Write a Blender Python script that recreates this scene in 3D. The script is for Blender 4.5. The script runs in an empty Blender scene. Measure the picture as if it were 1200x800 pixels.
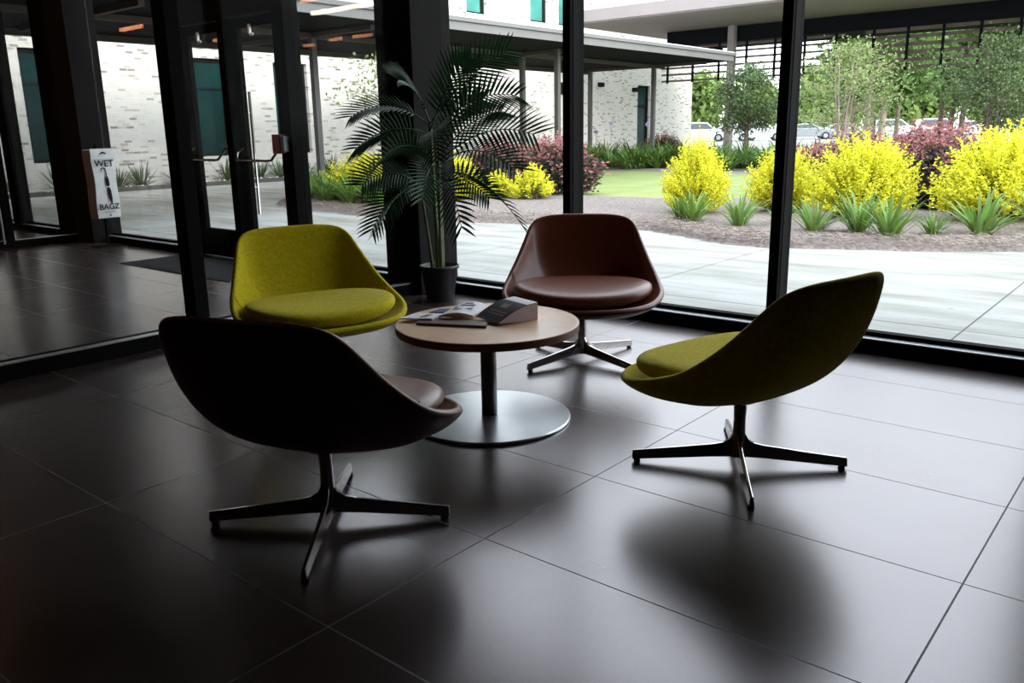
import bpy, math, random
import numpy as np
from mathutils import Vector, Matrix
R = random.Random(7)
col = bpy.context.scene.collection
sc = bpy.context.scene
PI = math.pi

# ------------------------------------------------------------------ materials
def _new(name):
    m = bpy.data.materials.new(name); m.use_nodes = True
    nt = m.node_tree; b = nt.nodes['Principled BSDF']
    return m, nt, b
def N(nt, t, **k):
    n = nt.nodes.new(t)
    for a, v in k.items(): setattr(n, a, v)
    return n
def mat(name, c, rough=.5, metal=0, spec=.5, noise=0, scale=20, bump=0, bscale=None, sheen=0, coat=0, var=0, trans=0, mottled=None, aniso=0):
    m, nt, b = _new(name); L = nt.links.new
    b.inputs['Base Color'].default_value = (*c, 1)
    b.inputs['Roughness'].default_value = rough
    b.inputs['Metallic'].default_value = metal
    b.inputs['Specular IOR Level'].default_value = spec
    if sheen: b.inputs['Sheen Weight'].default_value = sheen; b.inputs['Sheen Roughness'].default_value = .4
    if coat: b.inputs['Coat Weight'].default_value = coat
    tc = N(nt, 'ShaderNodeTexCoord')
    src = None
    if noise:
        nz = N(nt, 'ShaderNodeTexNoise'); nz.inputs['Scale'].default_value = scale; nz.inputs['Detail'].default_value = 5
        L(tc.outputs['Object'], nz.inputs['Vector'])
        r = N(nt, 'ShaderNodeValToRGB')
        r.color_ramp.elements[0].position = .3; r.color_ramp.elements[1].position = .7
        c0 = mottled or tuple(x*(1-noise) for x in c)
        r.color_ramp.elements[0].color = (*c0, 1)
        r.color_ramp.elements[1].color = (*[min(1, x*(1+noise)) for x in c], 1)
        L(nz.outputs['Fac'], r.inputs['Fac']); src = r.outputs['Color']
    if var:
        g = N(nt, 'ShaderNodeNewGeometry'); hs = N(nt, 'ShaderNodeHueSaturation')
        mr = N(nt, 'ShaderNodeMapRange'); mr.inputs['To Min'].default_value = 1-var; mr.inputs['To Max'].default_value = 1+var
        L(g.outputs['Random Per Island'], mr.inputs['Value']); L(mr.outputs[0], hs.inputs['Value'])
        mr2 = N(nt, 'ShaderNodeMapRange'); mr2.inputs['To Min'].default_value = .5-.03*var; mr2.inputs['To Max'].default_value = .5+.05*var
        L(g.outputs['Random Per Island'], mr2.inputs['Value']); L(mr2.outputs[0], hs.inputs['Hue'])
        if src: L(src, hs.inputs['Color'])
        else: hs.inputs['Color'].default_value = (*c, 1)
        src = hs.outputs['Color']
    if src: L(src, b.inputs['Base Color'])
    if bump:
        nb = N(nt, 'ShaderNodeTexNoise'); nb.inputs['Scale'].default_value = bscale or scale; nb.inputs['Detail'].default_value = 4
        L(tc.outputs['Object'], nb.inputs['Vector'])
        bp = N(nt, 'ShaderNodeBump'); bp.inputs['Strength'].default_value = bump; bp.inputs['Distance'].default_value = .01
        L(nb.outputs['Fac'], bp.inputs['Height']); L(bp.outputs['Normal'], b.inputs['Normal'])
    if trans:
        out = nt.nodes['Material Output']; tr = N(nt, 'ShaderNodeBsdfTranslucent'); mx = N(nt, 'ShaderNodeMixShader')
        mx.inputs[0].default_value = trans
        if src: L(src, tr.inputs['Color'])
        else: tr.inputs['Color'].default_value = (*c, 1)
        L(b.outputs[0], mx.inputs[1]); L(tr.outputs[0], mx.inputs[2]); L(mx.outputs[0], out.inputs['Surface'])
    return m
def emit(name, c, s):
    m, nt, b = _new(name); b.inputs['Emission Color'].default_value = (*c, 1); b.inputs['Emission Strength'].default_value = s
    b.inputs['Base Color'].default_value = (*c, 1); return m
def glass(name, tint=(1, 1, 1), refl=1.0):
    m, nt, b = _new(name); L = nt.links.new; nt.nodes.remove(b)
    out = nt.nodes['Material Output']; t = N(nt, 'ShaderNodeBsdfTransparent'); t.inputs[0].default_value = (*tint, 1)
    g = N(nt, 'ShaderNodeBsdfGlossy'); g.inputs['Roughness'].default_value = 0.0
    f = N(nt, 'ShaderNodeLayerWeight'); f.inputs['Blend'].default_value = .5
    pw = N(nt, 'ShaderNodeMath', operation='POWER'); pw.inputs[1].default_value = 5; L(f.outputs['Facing'], pw.inputs[0])
    mu = N(nt, 'ShaderNodeMath', operation='MULTIPLY_ADD'); mu.inputs[1].default_value = .9*refl; mu.inputs[2].default_value = .03*refl; mu.use_clamp = True
    mx = N(nt, 'ShaderNodeMixShader')
    L(pw.outputs[0], mu.inputs[0]); L(mu.outputs[0], mx.inputs[0]); L(t.outputs[0], mx.inputs[1]); L(g.outputs[0], mx.inputs[2]); L(mx.outputs[0], out.inputs['Surface'])
    return m

def floor_material():
    m, nt, b = _new('stone_floor_tile'); L = nt.links.new
    tc = N(nt, 'ShaderNodeTexCoord'); sp = N(nt, 'ShaderNodeSeparateXYZ'); L(tc.outputs['Object'], sp.inputs[0])
    def math_(op, a, bb=None, clamp=False):
        n = N(nt, 'ShaderNodeMath', operation=op); n.use_clamp = clamp
        if hasattr(a, 'is_linked'): L(a, n.inputs[0])
        else: n.inputs[0].default_value = a
        if bb is not None:
            if hasattr(bb, 'is_linked'): L(bb, n.inputs[1])
            else: n.inputs[1].default_value = bb
        return n.outputs[0]
    fx = math_('DIVIDE', sp.outputs['X'], 1.2); fy = math_('DIVIDE', sp.outputs['Y'], .6)
    def line(v, w):
        d = math_('ABSOLUTE', math_('SUBTRACT', math_('FRACT', v), .5)); return math_('GREATER_THAN', d, .5-w)
    g = math_('MAXIMUM', line(fx, .0022), line(fy, .0042))
    # per tile random
    cx = N(nt, 'ShaderNodeCombineXYZ'); L(math_('FLOOR', fx), cx.inputs[0]); L(math_('FLOOR', fy), cx.inputs[1])
    wn = N(nt, 'ShaderNodeTexWhiteNoise'); wn.noise_dimensions = '2D'; L(cx.outputs[0], wn.inputs['Vector'])
    off = N(nt, 'ShaderNodeVectorMath', operation='MULTIPLY_ADD'); L(wn.outputs['Color'], off.inputs[0]); off.inputs[1].default_value = (3, 3, 3); L(tc.outputs['Object'], off.inputs[2])
    n1 = N(nt, 'ShaderNodeTexNoise'); n1.inputs['Scale'].default_value = 2.2; n1.inputs['Detail'].default_value = 4; n1.inputs['Roughness'].default_value = .55; L(off.outputs[0], n1.inputs['Vector'])
    n2 = N(nt, 'ShaderNodeTexNoise'); n2.inputs['Scale'].default_value = 9; n2.inputs['Detail'].default_value = 3; n2.inputs['Roughness'].default_value = .55; n2.inputs['Distortion'].default_value = 0; L(off.outputs[0], n2.inputs['Vector'])
    r = N(nt, 'ShaderNodeValToRGB'); r.color_ramp.interpolation = 'EASE'; r.color_ramp.elements[0].position = .22; r.color_ramp.elements[1].position = .82
    r.color_ramp.elements[0].color = (.026, .0175, .0155, 1); r.color_ramp.elements[1].color = (.058, .040, .036, 1)
    av = math_('ADD', math_('MULTIPLY', n1.outputs['Fac'], .78), math_('MULTIPLY', n2.outputs['Fac'], .22))
    av = math_('ADD', av, math_('MULTIPLY', math_('SUBTRACT', wn.outputs['Value'], .5), .035))
    L(av, r.inputs['Fac'])
    mx = N(nt, 'ShaderNodeMix', data_type='RGBA'); L(g, mx.inputs['Factor']); L(r.outputs[0], mx.inputs['A']); mx.inputs['B'].default_value = (.011, .008, .007, 1)
    L(mx.outputs['Result'], b.inputs['Base Color'])
    rr = math_('ADD', math_('MULTIPLY', n1.outputs["Fac"], .06), FLOOR_ROUGH)
    rr = math_('ADD', rr, math_('MULTIPLY', g, .4), True); L(rr, b.inputs['Roughness'])
    b.inputs['IOR'].default_value = 2.2
    b.inputs['Specular Tint'].default_value = (1, .90, .925, 1)
    return m
FLOOR_ROUGH = .23

def concrete_material():
    m, nt, b = _new('pale_concrete'); L = nt.links.new
    tc = N(nt, 'ShaderNodeTexCoord'); sp = N(nt, 'ShaderNodeSeparateXYZ'); L(tc.outputs['Object'], sp.inputs[0])
    def math_(op, a, bb=None, clamp=False):
        n = N(nt, 'ShaderNodeMath', operation=op); n.use_clamp = clamp
        for i, v in enumerate((a, bb)):
            if v is None: continue
            if hasattr(v, 'is_linked'): L(v, n.inputs[i])
            else: n.inputs[i].default_value = v
        return n.outputs[0]
    def joint(v, off, per, w):
        f = math_('FRACT', math_('DIVIDE', math_('SUBTRACT', v, off-per/2), per)); d = math_('ABSOLUTE', math_('SUBTRACT', f, .5)); return math_('LESS_THAN', d, w/per)
    jx = joint(sp.outputs['X'], -.68, 2.4, .006); jy = joint(sp.outputs['Y'], .76, 2.9, .007)
    g = math_('MAXIMUM', jx, jy)
    near = math_('LESS_THAN', sp.outputs['Y'], 12); g = math_('MULTIPLY', g, near)
    mp = N(nt, 'ShaderNodeMapping'); mp.inputs['Scale'].default_value = (.35, 1.6, 1); L(tc.outputs['Object'], mp.inputs[0])
    n1 = N(nt, 'ShaderNodeTexNoise'); n1.inputs['Scale'].default_value = 1.7; n1.inputs['Detail'].default_value = 8; n1.inputs['Roughness'].default_value = .6; L(mp.outputs[0], n1.inputs['Vector'])
    r = N(nt, 'ShaderNodeValToRGB'); e = r.color_ramp.elements; e[0].position = .32; e[0].color = (.19, .185, .145, 1); e[1].position = .60; e[1].color = (.36, .357, .34, 1)
    L(n1.outputs['Fac'], r.inputs['Fac'])
    sp2 = N(nt, 'ShaderNodeTexNoise'); sp2.inputs['Scale'].default_value = 14; sp2.inputs['Detail'].default_value = 2; L(tc.outputs['Object'], sp2.inputs['Vector'])
    spot = math_('GREATER_THAN', sp2.outputs['Fac'], .745)
    g2 = math_('MAXIMUM', g, math_('MULTIPLY', math_('MULTIPLY', spot, near), .8))
    mx = N(nt, 'ShaderNodeMix', data_type='RGBA'); L(g2, mx.inputs['Factor']); L(r.outputs[0], mx.inputs['A']); mx.inputs['B'].default_value = (.06, .055, .045, 1)
    L(mx.outputs['Result'], b.inputs['Base Color']); b.inputs['Roughness'].default_value = .75
    return m

def brick_material():
    m, nt, b = _new('whitewashed_brick'); L = nt.links.new
    tc = N(nt, 'ShaderNodeTexCoord'); sp = N(nt, 'ShaderNodeSeparateXYZ'); L(tc.outputs['Object'], sp.inputs[0])
    cb = N(nt, 'ShaderNodeCombineXYZ'); L(sp.outputs['Y'], cb.inputs[0]); L(sp.outputs['Z'], cb.inputs[1])
    bt = N(nt, 'ShaderNodeTexBrick'); L(cb.outputs[0], bt.inputs['Vector'])
    bt.inputs['Color1'].default_value = (0, 0, 0, 1); bt.inputs['Color2'].default_value = (1, 1, 1, 1); bt.inputs['Mortar'].default_value = (.62, .62, .62, 1)
    bt.inputs['Scale'].default_value = 1; bt.inputs['Brick Width'].default_value = .20; bt.inputs['Row Height'].default_value = .068; bt.inputs['Mortar Size'].default_value = .008
    nz = N(nt, 'ShaderNodeTexNoise'); nz.inputs['Scale'].default_value = .55; nz.inputs['Detail'].default_value = 4; L(cb.outputs[0], nz.inputs['Vector'])
    ad = N(nt, 'ShaderNodeMath', operation='MULTIPLY_ADD'); L(nz.outputs['Fac'], ad.inputs[0]); ad.inputs[1].default_value = .38
    L(bt.outputs['Color'], ad.inputs[2])
    r = N(nt, 'ShaderNodeValToRGB'); e = r.color_ramp.elements
    e[0].position = .13; e[0].color = (.13, .095, .08, 1); e[1].position = .27; e[1].color = (.42, .36, .31, 1)
    x = r.color_ramp.elements.new(.38); x.color = (.62, .575, .52, 1)
    x = r.color_ramp.elements.new(.9); x.color = (.68, .64, .59, 1)
    L(ad.outputs[0], r.inputs['Fac']); L(r.outputs[0], b.inputs['Base Color']); b.inputs['Roughness'].default_value = .85
    bp = N(nt, 'ShaderNodeBump'); bp.inputs['Strength'].default_value = .4; bp.inputs['Distance'].default_value = .01; bp.invert = True
    L(bt.outputs['Fac'], bp.inputs['Height']); L(bp.outputs['Normal'], b.inputs['Normal'])
    return m

M = dict(
    floor=floor_material(), concrete=concrete_material(), brick=brick_material(),
    black=mat('black_anodised_metal', (.0055, .005, .0048), .7, spec=.04, noise=.15, scale=3),
    bronze=mat('dark_bronze_metal', (.0125, .011, .0105), .7, spec=.05, noise=.1, scale=2),
    strip=mat('brushed_sill_metal', (.50, .51, .53), .35, metal=.9, noise=.1, scale=30),
    darkwall=mat('dark_plaster', (.022, .015, .013), .9, spec=.1, noise=.1, scale=2),
    ceil=mat('dark_ceiling_paint', (.022, .015, .013), .9, spec=.1, noise=.1, scale=3),
    glass=glass('clear_window_glass', (.97, .985, .98), .7),
    glass_p=glass('partition_glass', (.86, .865, .86), .04),
    lime=mat('lime_wool_upholstery', (.58, .465, .010), .9, spec=.15, noise=.16, scale=60, bump=.25, bscale=350, sheen=.12),
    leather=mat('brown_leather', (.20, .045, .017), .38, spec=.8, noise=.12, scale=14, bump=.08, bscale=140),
    leather_shade=mat('shaded_brown_leather', (.06, .012, .007), .5, spec=.3, noise=.12, scale=14, bump=.08, bscale=140),  # same brown leather, darkened in colour for the shade on the chair backs
    chrome=mat('polished_chrome', (.50, .47, .46), .16, metal=1, noise=.05, scale=20),
    rubber=mat('black_rubber', (.01, .01, .01), .7, noise=.1, scale=30),
    steel=mat('brushed_steel', (.58, .60, .63), .30, metal=1, noise=.06, scale=6),
    steel_dk=mat('dark_grey_column_metal', (.10, .085, .08), .38, metal=.8, noise=.08, scale=8),
    maple=mat('pale_maple_laminate', (.86, .55, .34), .30, spec=.7, noise=.06, scale=9, mottled=(.78, .48, .29)),
    maple_edge=mat('brown_table_edge', (.21, .085, .045), .45, noise=.12, scale=20),
    paper=mat('white_paper', (.86, .84, .86), .55, noise=.04, scale=30),
    lilac=mat('pale_lilac_page_block', (.66, .56, .68), .6, noise=.08, scale=90),
    ink=mat('near_black_cover', (.014, .008, .009), .5, spec=.12, noise=.1, scale=20),
    brownp=mat('dark_brown_booklet', (.10, .045, .035), .45, noise=.1, scale=20),
    blue=mat('blue_print', (.02, .07, .28), .45, noise=.1, scale=20),
    greyink=mat('grey_print', (.14, .13, .15), .5, noise=.1, scale=20),
    gold=mat('dull_bronze_print', (.18, .10, .07), .5, noise=.1, scale=20),
    pot=mat('black_plastic_pot', (.016, .017, .018), .5, noise=.1, scale=8),
    soil=mat('dark_potting_soil', (.02, .014, .01), .95, noise=.4, scale=60, bump=.8, bscale=60),
    cane=mat('palm_cane_green', (.10, .13, .045), .5, noise=.3, scale=12),
    palm=mat('dark_palm_leaf', (.013, .055, .014), .42, spec=.35, var=.35, trans=.10),
    carpet=mat('charcoal_entrance_mat', (.02, .02, .021), .95, noise=.3, scale=200, bump=.6, bscale=300),
    bag=mat('white_plastic_bag', (.70, .69, .68), .45, noise=.05, scale=20, bump=.3, bscale=18),
    bagside=mat('brown_bag_side', (.20, .15, .14), .5, noise=.15, scale=30),
    red=mat('dark_red_enamel', (.45, .008, .016), .35, noise=.1, scale=20),
    greybox=mat('grey_plastic', (.16, .16, .165), .5, noise=.1, scale=20),
    lamp=emit('warm_linear_lamp', (1, .36, .16), 16),
    lampw=emit('pale_linear_lamp', (1, .80, .58), 42),
    teal=mat('teal_window_glass', (.006, .030, .028), .25, spec=.10, noise=.25, scale=1.2),
    tealup=mat('bright_teal_window_glass', (.05, .24, .20), .25, spec=.2, noise=.25, scale=1.2),
    frame=mat('dark_window_frame', (.012, .012, .012), .7, spec=.08, noise=.1, scale=4),
    fascia=mat('silver_grey_fascia', (.16, .155, .155), .5, noise=.08, scale=1.5),
    fascia2=mat('pinkish_grey_fascia', (.26, .225, .22), .6, noise=.05, scale=1),
    soffit=mat('pinkish_grey_soffit', (.27, .22, .21), .6, noise=.05, scale=1),
    darksteel=mat('dark_canopy_steel', (.010, .010, .013), .8, spec=.04, noise=.1, scale=1.5),
    beamc=mat('taupe_painted_beam', (.10, .085, .08), .8, spec=.1, noise=.08, scale=1.5),
    post=mat('grey_painted_post', (.085, .08, .078), .55, noise=.1, scale=3),
    postl=mat('pale_taupe_post', (.30, .26, .25), .6, noise=.1, scale=3),
    roof=mat('white_roof_membrane', (.8, .8, .8), .7, noise=.05, scale=2),
    slat=mat('brown_timber_slat', (.13, .095, .075), .7, noise=.25, scale=3),
    mulch=mat('grey_brown_mulch', (.19, .155, .14), .95, noise=.45, scale=26, bump=1.0, bscale=42),
    straw=mat('pine_straw', (.30, .225, .19), .9, var=.5),
    lawn=mat('mown_lawn', (.22, .27, .085), .95, noise=.16, scale=1.3, bump=.5, bscale=80),
    grass=mat('parkland_grass', (.16, .24, .07), .95, noise=.3, scale=.4),
    stone=mat('white_river_stone', (.6, .57, .52), .8, var=.3),
    kerb=mat('dark_bed_kerb', (.10, .09, .08), .9, noise=.2, scale=5),
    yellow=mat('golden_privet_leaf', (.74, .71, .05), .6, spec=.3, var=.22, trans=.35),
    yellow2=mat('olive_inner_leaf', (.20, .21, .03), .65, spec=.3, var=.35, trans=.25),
    twig=mat('brown_twig', (.11, .075, .05), .8, noise=.2, scale=20),
    strap=mat('strap_leaf_green', (.15, .25, .05), .5, spec=.4, var=.4, trans=.3),
    strapd=mat('deep_green_strap_leaf', (.12, .21, .045), .55, spec=.35, var=.4, trans=.25),
    yucca=mat('olive_spiky_leaf', (.10, .13, .055), .6, spec=.3, var=.4, trans=.2),
    burg=mat('burgundy_green_leaf', (.045, .050, .036), .6, spec=.3, var=.5, trans=.2),
    pink=mat('pink_red_new_leaf', (.36, .13, .135), .6, spec=.3, var=.35, trans=.35),
    leafA=mat('grey_green_tree_leaf', (.13, .18, .075), .6, spec=.3, var=.4, trans=.35),
    leafB=mat('bright_tree_leaf', (.27, .33, .13), .6, spec=.3, var=.4, trans=.4),
    leafC=mat('far_tree_leaf', (.21, .28, .08), .7, spec=.2, var=.4, trans=.4),
    leafP=mat('pine_needle_green', (.13, .20, .06), .7, spec=.2, var=.4, trans=.3),
    bark=mat('grey_brown_bark', (.17, .13, .105), .9, noise=.3, scale=8),
    barkp=mat('pinkish_pale_bark', (.34, .26, .23), .9, noise=.2, scale=6),
    carw=mat('white_car_paint', (.55, .55, .56), .3, coat=.5, noise=.02, scale=2),
    cars=mat('silver_car_paint', (.28, .30, .33), .3, metal=.3, coat=.5, noise=.02, scale=2),
    carb=mat('blue_car_paint', (.05, .07, .42), .3, coat=.5, noise=.05, scale=2),
    tyre=mat('black_tyre', (.02, .02, .02), .8, noise=.1, scale=10),
    wheel=mat('grey_alloy_wheel', (.4, .4, .42), .4, metal=.6, noise=.1, scale=10),
    carglass=mat('dark_car_glass', (.03, .035, .04), .1, spec=.8, noise=.1, scale=3),
    lilacfl=mat('lilac_flower', (.35, .30, .55), .7, var=.3),
)

# ------------------------------------------------------------------ builders
def setp(o, label=None, cat=None, group=None, kind=None):
    if label: o['label'] = label
    if cat: o['category'] = cat
    if group: o['group'] = group
    if kind: o['kind'] = kind
    return o
def empty(name, loc=(0, 0, 0), rz=0, **k):
    o = bpy.data.objects.new(name, None); col.objects.link(o); o.location = loc; o.rotation_euler = (0, 0, rz); o.empty_display_size = .1
    return setp(o, **k)
class MB:
    def __init__(s): s.v = []; s.f = []; s.m = []
    def add(s, vs, fs, mi=0):
        b = len(s.v); s.v += [tuple(v) for v in vs]; s.f += [tuple(b+i for i in f) for f in fs]; s.m += [mi]*len(fs); return s
    def box(s, x0, x1, y0, y1, z0, z1, mi=0):
        return s.add([(x0, y0, z0), (x1, y0, z0), (x1, y1, z0), (x0, y1, z0), (x0, y0, z1), (x1, y0, z1), (x1, y1, z1), (x0, y1, z1)],
                     [(0, 3, 2, 1), (4, 5, 6, 7), (0, 1, 5, 4), (1, 2, 6, 5), (2, 3, 7, 6), (3, 0, 4, 7)], mi)
    def lathe(s, prof, n=32, mi=0, c=(0, 0, 0), cap=True):
        vs = []; fs = []
        for r, z in prof:
            for k in range(n):
                a = 2*PI*k/n; vs.append((c[0]+r*math.cos(a), c[1]+r*math.sin(a), c[2]+z))
        for i in range(len(prof)-1):
            for k in range(n): fs.append((i*n+k, i*n+(k+1) % n, (i+1)*n+(k+1) % n, (i+1)*n+k))
        if cap: fs.append(tuple(range(n))[::-1]); fs.append(tuple((len(prof)-1)*n+k for k in range(n)))
        return s.add(vs, fs, mi)
    def tube(s, pts, rad, n=8, mi=0):
        pts = [Vector(p) for p in pts]; vs = []; fs = []
        if not isinstance(rad, (list, tuple)): rad = [rad]*len(pts)
        up = Vector((0, 0, 1))
        for i, p in enumerate(pts):
            d = (pts[min(i+1, len(pts)-1)]-pts[max(i-1, 0)]).normalized()
            ref = up if abs(d.z) < .95 else Vector((1, 0, 0))
            a = d.cross(ref).normalized(); b = d.cross(a)
            for k in range(n):
                t = 2*PI*k/n; vs.append(p+(a*math.cos(t)+b*math.sin(t))*rad[i])
        for i in range(len(pts)-1):
            for k in range(n): fs.append((i*n+k, i*n+(k+1) % n, (i+1)*n+(k+1) % n, (i+1)*n+k))
        fs.append(tuple(range(n))); fs.append(tuple((len(pts)-1)*n+k for k in range(n))[::-1])
        return s.add(vs, fs, mi)
    def build(s, name, m, parent=None, smooth=False, bevel=0, **k):
        me = bpy.data.meshes.new(name); me.from_pydata(s.v, [], s.f); me.update()
        for mm in (m if isinstance(m, (list, tuple)) else [m]): me.materials.append(mm)
        if any(s.m): me.polygons.foreach_set('material_index', s.m)
        if smooth: me.polygons.foreach_set('use_smooth', [True]*len(me.polygons))
        o = bpy.data.objects.new(name, me); col.objects.link(o)
        if parent: o.parent = parent
        if bevel:
            b = o.modifiers.new('bevel', 'BEVEL'); b.width = bevel; b.segments = 2; b.limit_method = 'ANGLE'
        return setp(o, **k)
def flip_fix(o):
    import bmesh
    bm = bmesh.new(); bm.from_mesh(o.data); bmesh.ops.recalc_face_normals(bm, faces=bm.faces[:]); bm.to_mesh(o.data); bm.free(); return o
def copy_tree(o, parent=None):
    c = o.copy(); col.objects.link(c)
    if parent: c.parent = parent
    for ch in o.children: copy_tree(ch, c)
    return c
def place(o, x, y, z=0, rz=0, s=1):
    o.location = (x, y, z); o.rotation_euler = (0, 0, rz)
    o.scale = s if isinstance(s, tuple) else (s, s, s); return o

# ------------------------------------------------------------------ the building shell
CEIL = 3.25
def S(name, mb, m, parent=None, **k):
    return mb.build(name, m, parent, **({} if parent else dict(kind='structure')), **k)
fl = MB(); fl.box(-21, 5, -9, -.0, -.1, 0); S('floor', fl, M['floor'])
S('ceiling', MB().box(-21, 5, -9, .15, CEIL, CEIL+.2), M['ceil'])
S('wall_back', MB().box(-21, 5, -9.2, -9, 0, CEIL), M['darkwall'])
S('wall_right', MB().box(5, 5.2, -9.2, .15, 0, CEIL), M['darkwall'])
S('wall_left', MB().box(-21.2, -21, -9.2, .15, 0, CEIL), M['darkwall'])
wi = [0]
def window(x0, x1, lbl=None, sill=True, left=True, right=True, lw=.06, rw=.06):
    """storefront bay in the y=0 plane between mullion centre lines"""
    wi[0] += 1
    e = empty('window_%d' % wi[0], (0, 0, 0), kind='structure')
    if left: MB().box(x0-lw/2, x0+lw/2, -.10, .06, 0, CEIL).build('window_frame', M['black'], e, bevel=.004)
    MB().box(x0+lw/2, x1-rw/2, -.10, .06, 0, .075).build('window_sill', M['black'], e)
    MB().box(x0+lw/2, x1-rw/2, -.098, -.035, .075, .082).build('sill_strip', M['strip'], e)
    MB().box(x0+lw/2, x1-rw/2, -.03, .03, .075, .105).build('window_gasket', M['black'], e)
    MB().box(x0+lw/2, x1-rw/2, -.10, .06, CEIL-.12, CEIL).build('window_head', M['black'], e)
    MB().box(x0+lw/2, x1-rw/2, -.004, .004, .10, CEIL-.12).build('window_pane', M['glass'], e)
    # thin lighter cover caps on the side of the mullion
    if left: MB().box(x0+lw/2, x0+lw/2+.003, -.065, .0, .08, CEIL-.12).build('window_bead', M['bronze'], e)
    return e
window(-4.22, -3.0, left=False, lw=0)
window(-3.0, -1.53)
window(-1.53, -.08)
S('wall_front_blocker', MB().box(-.11, 5.0, -.10, .15, 0, CEIL), M['darkwall'])  # unseen solid wall added instead of more windows, keeps light off the chair backs
window(-6.0, -4.78, left=False, lw=0, rw=0)
window(-9.80, -8.1, left=False, lw=0, rw=0)
window(-10.98, -10.5, lw=.26, rw=0)
window(-12.45, -10.98, lw=.26, rw=.26)
window(-14.4, -12.45, rw=.26)
window(-16.4, -14.4)
window(-21, -16.4, left=False, lw=0)
# corner columns
S('trim_1', MB().box(-4.60, -4.22, -.31, .10, 0, CEIL), M['bronze'], bevel=.006)
S('trim_7', MB().box(-4.80, -4.60, -.10, .06, 0, CEIL), M['black'], bevel=.004)
S('trim_2', MB().box(-10.5, -9.83, -.25, .10, 0, CEIL), M['bronze'], bevel=.006)
def partition(X, y0, posts, thick=.13, lit=True):
    wi[0] += 1
    e = empty('window_%d' % wi[0], kind='structure')
    a, b = X-thick/2, X+thick/2
    MB().box(a, b, -9, y0, 0, .085).build('window_sill', M['black'], e)
    MB().box(X+.012, b-.004, -9, y0, .085, .091).build('sill_strip', M['strip'], e)
    MB().box(a, b, -9, y0, CEIL-.12, CEIL).build('window_head', M['black'], e)
    MB().box(X-.005, X+.005, -9, y0, .085, CEIL-.12).build('window_pane', M['glass_p'], e)
    for y in posts: MB().box(a, b, y-.045, y+.045, .085, CEIL-.12).build('window_frame', M['black'], e, bevel=.004)
    return e
partition(-4.365, -.31, (-2.09, -4.2, -6.3))
p2 = partition(-10.30, -.25, (-1.0, -2.6, -4.2, -5.8))
MB().tube([(-10.16, -1.10, .06), (-10.16, -1.10, 2.1)], .012).build('pull_handle', M['strip'], p2)
MB().tube([(-10.235, -1.10, .5), (-10.16, -1.10, .5)], .008).add([], []).build('handle_bracket', M['black'], p2)
MB().box(-10.34, -10.26, -2.56, -1.05, .0, .30).build('door_rail', M['black'], p2)
# double entrance doors in the window wall
S('trim_3', MB().box(-8.1, -6.0, -.10, .06, 2.27, CEIL), M['bronze'])
S('trim_4', MB().box(-8.1, -7.80, -.10, .06, 0, 2.27), M['black'])
S('trim_5', MB().box(-7.03, -6.93, -.10, .06, 0, 2.27), M['black'])
S('trim_6', MB().box(-6.15, -6.0, -.10, .06, 0, 2.27), M['black'])
def door(n, x0, x1, handle):
    e = empty('door_%d' % n, kind='structure')
    f = MB(); f.box(x0, x0+.115, -.03, .02, .01, 2.26); f.box(x1-.115, x1, -.03, .02, .01, 2.26)
    f.box(x0+.115, x1-.115, -.03, .02, .01, .29); f.box(x0+.115, x1-.115, -.03, .02, 2.17, 2.26)
    f.build('door_frame', M['black'], e)
    MB().box(x0+.115, x1-.115, -.008, -.002, .29, 2.17).build('door_pane', M['glass'], e)
    z = .985
    MB().tube([(x0+.06, -.03, z+.11), (x0+.055, -.10, z+.07), (x0+.07, -.12, z), (x1-.20, -.12, z), (x1-.17, -.11, z+.005), (x1-.09, -.06, z+.12), (x1-.07, -.03, z+.13)], .013, 8).build('push_bar', M['chrome'], e, smooth=True)
    if handle:
        h = MB().tube([(x0+.06, .085, .46), (x0+.06, .085, 1.62)], .014, 10).build('pull_handle', M['chrome'], e, smooth=True)
        for zz in (.72, 1.42): MB().tube([(x0+.06, .02, zz), (x0+.06, .085, zz)], .009, 8).build('handle_bracket', M['chrome'], h)
    c = (x0+x1)/2-.05
    MB().box(c-.012, c+.012, -.05, -.03, 2.11, 2.19).box(c+.0, c+.05, -.045, -.035, 2.095, 2.115).build('door_closer', M['strip'], e)
    return e
door(1, -7.80, -7.03, False); door(2, -6.93, -6.15, True)
def thing(name, mb, m, label, cat, group=None, **k):
    return mb.build(name, m, None, label=label, cat=cat, group=group, **k)
# small wall mounted boxes
e = empty('alarm_box', (-6.13, -.10, 1.05), label='small red box with grey side mounted on the door frame', cat='alarm box')
MB().box(-.075, .035, -.07, 0, 0, .17).build('cover', M['red'], e, bevel=.006)
MB().box(.035, .085, -.06, 0, .015, .155).build('side_housing', M['greybox'], e, bevel=.006)
e = empty('door_switch', (-9.83, -.06, .98), label='small black switch box at the edge of the entrance window', cat='switch')
MB().box(0, .10, -.05, .03, 0, .12).build('housing', M['black'], e, bevel=.008)
MB().box(.02, .08, -.054, -.05, .03, .09).build('button', M['greybox'], e)
# entrance mat
def matmesh(x0, x1, y0, y1): return MB().box(x0, x1, y0, y1, 0.001, .012)
e = empty('floor_mat', label='charcoal entrance mat on the tiles before the double doors', cat='mat')
matmesh(-7.9, -6.05, -.83, -.19).build('mat_pile', M['carpet'], e)
b = MB()
for a in ((-7.93, -7.9, -.86, -.16), (-6.05, -6.02, -.86, -.16), (-7.9, -6.05, -.86, -.83), (-7.9, -6.05, -.19, -.16)): b.box(*a, .001, .008)
b.build('rubber_edge', M['rubber'], e)
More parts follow.
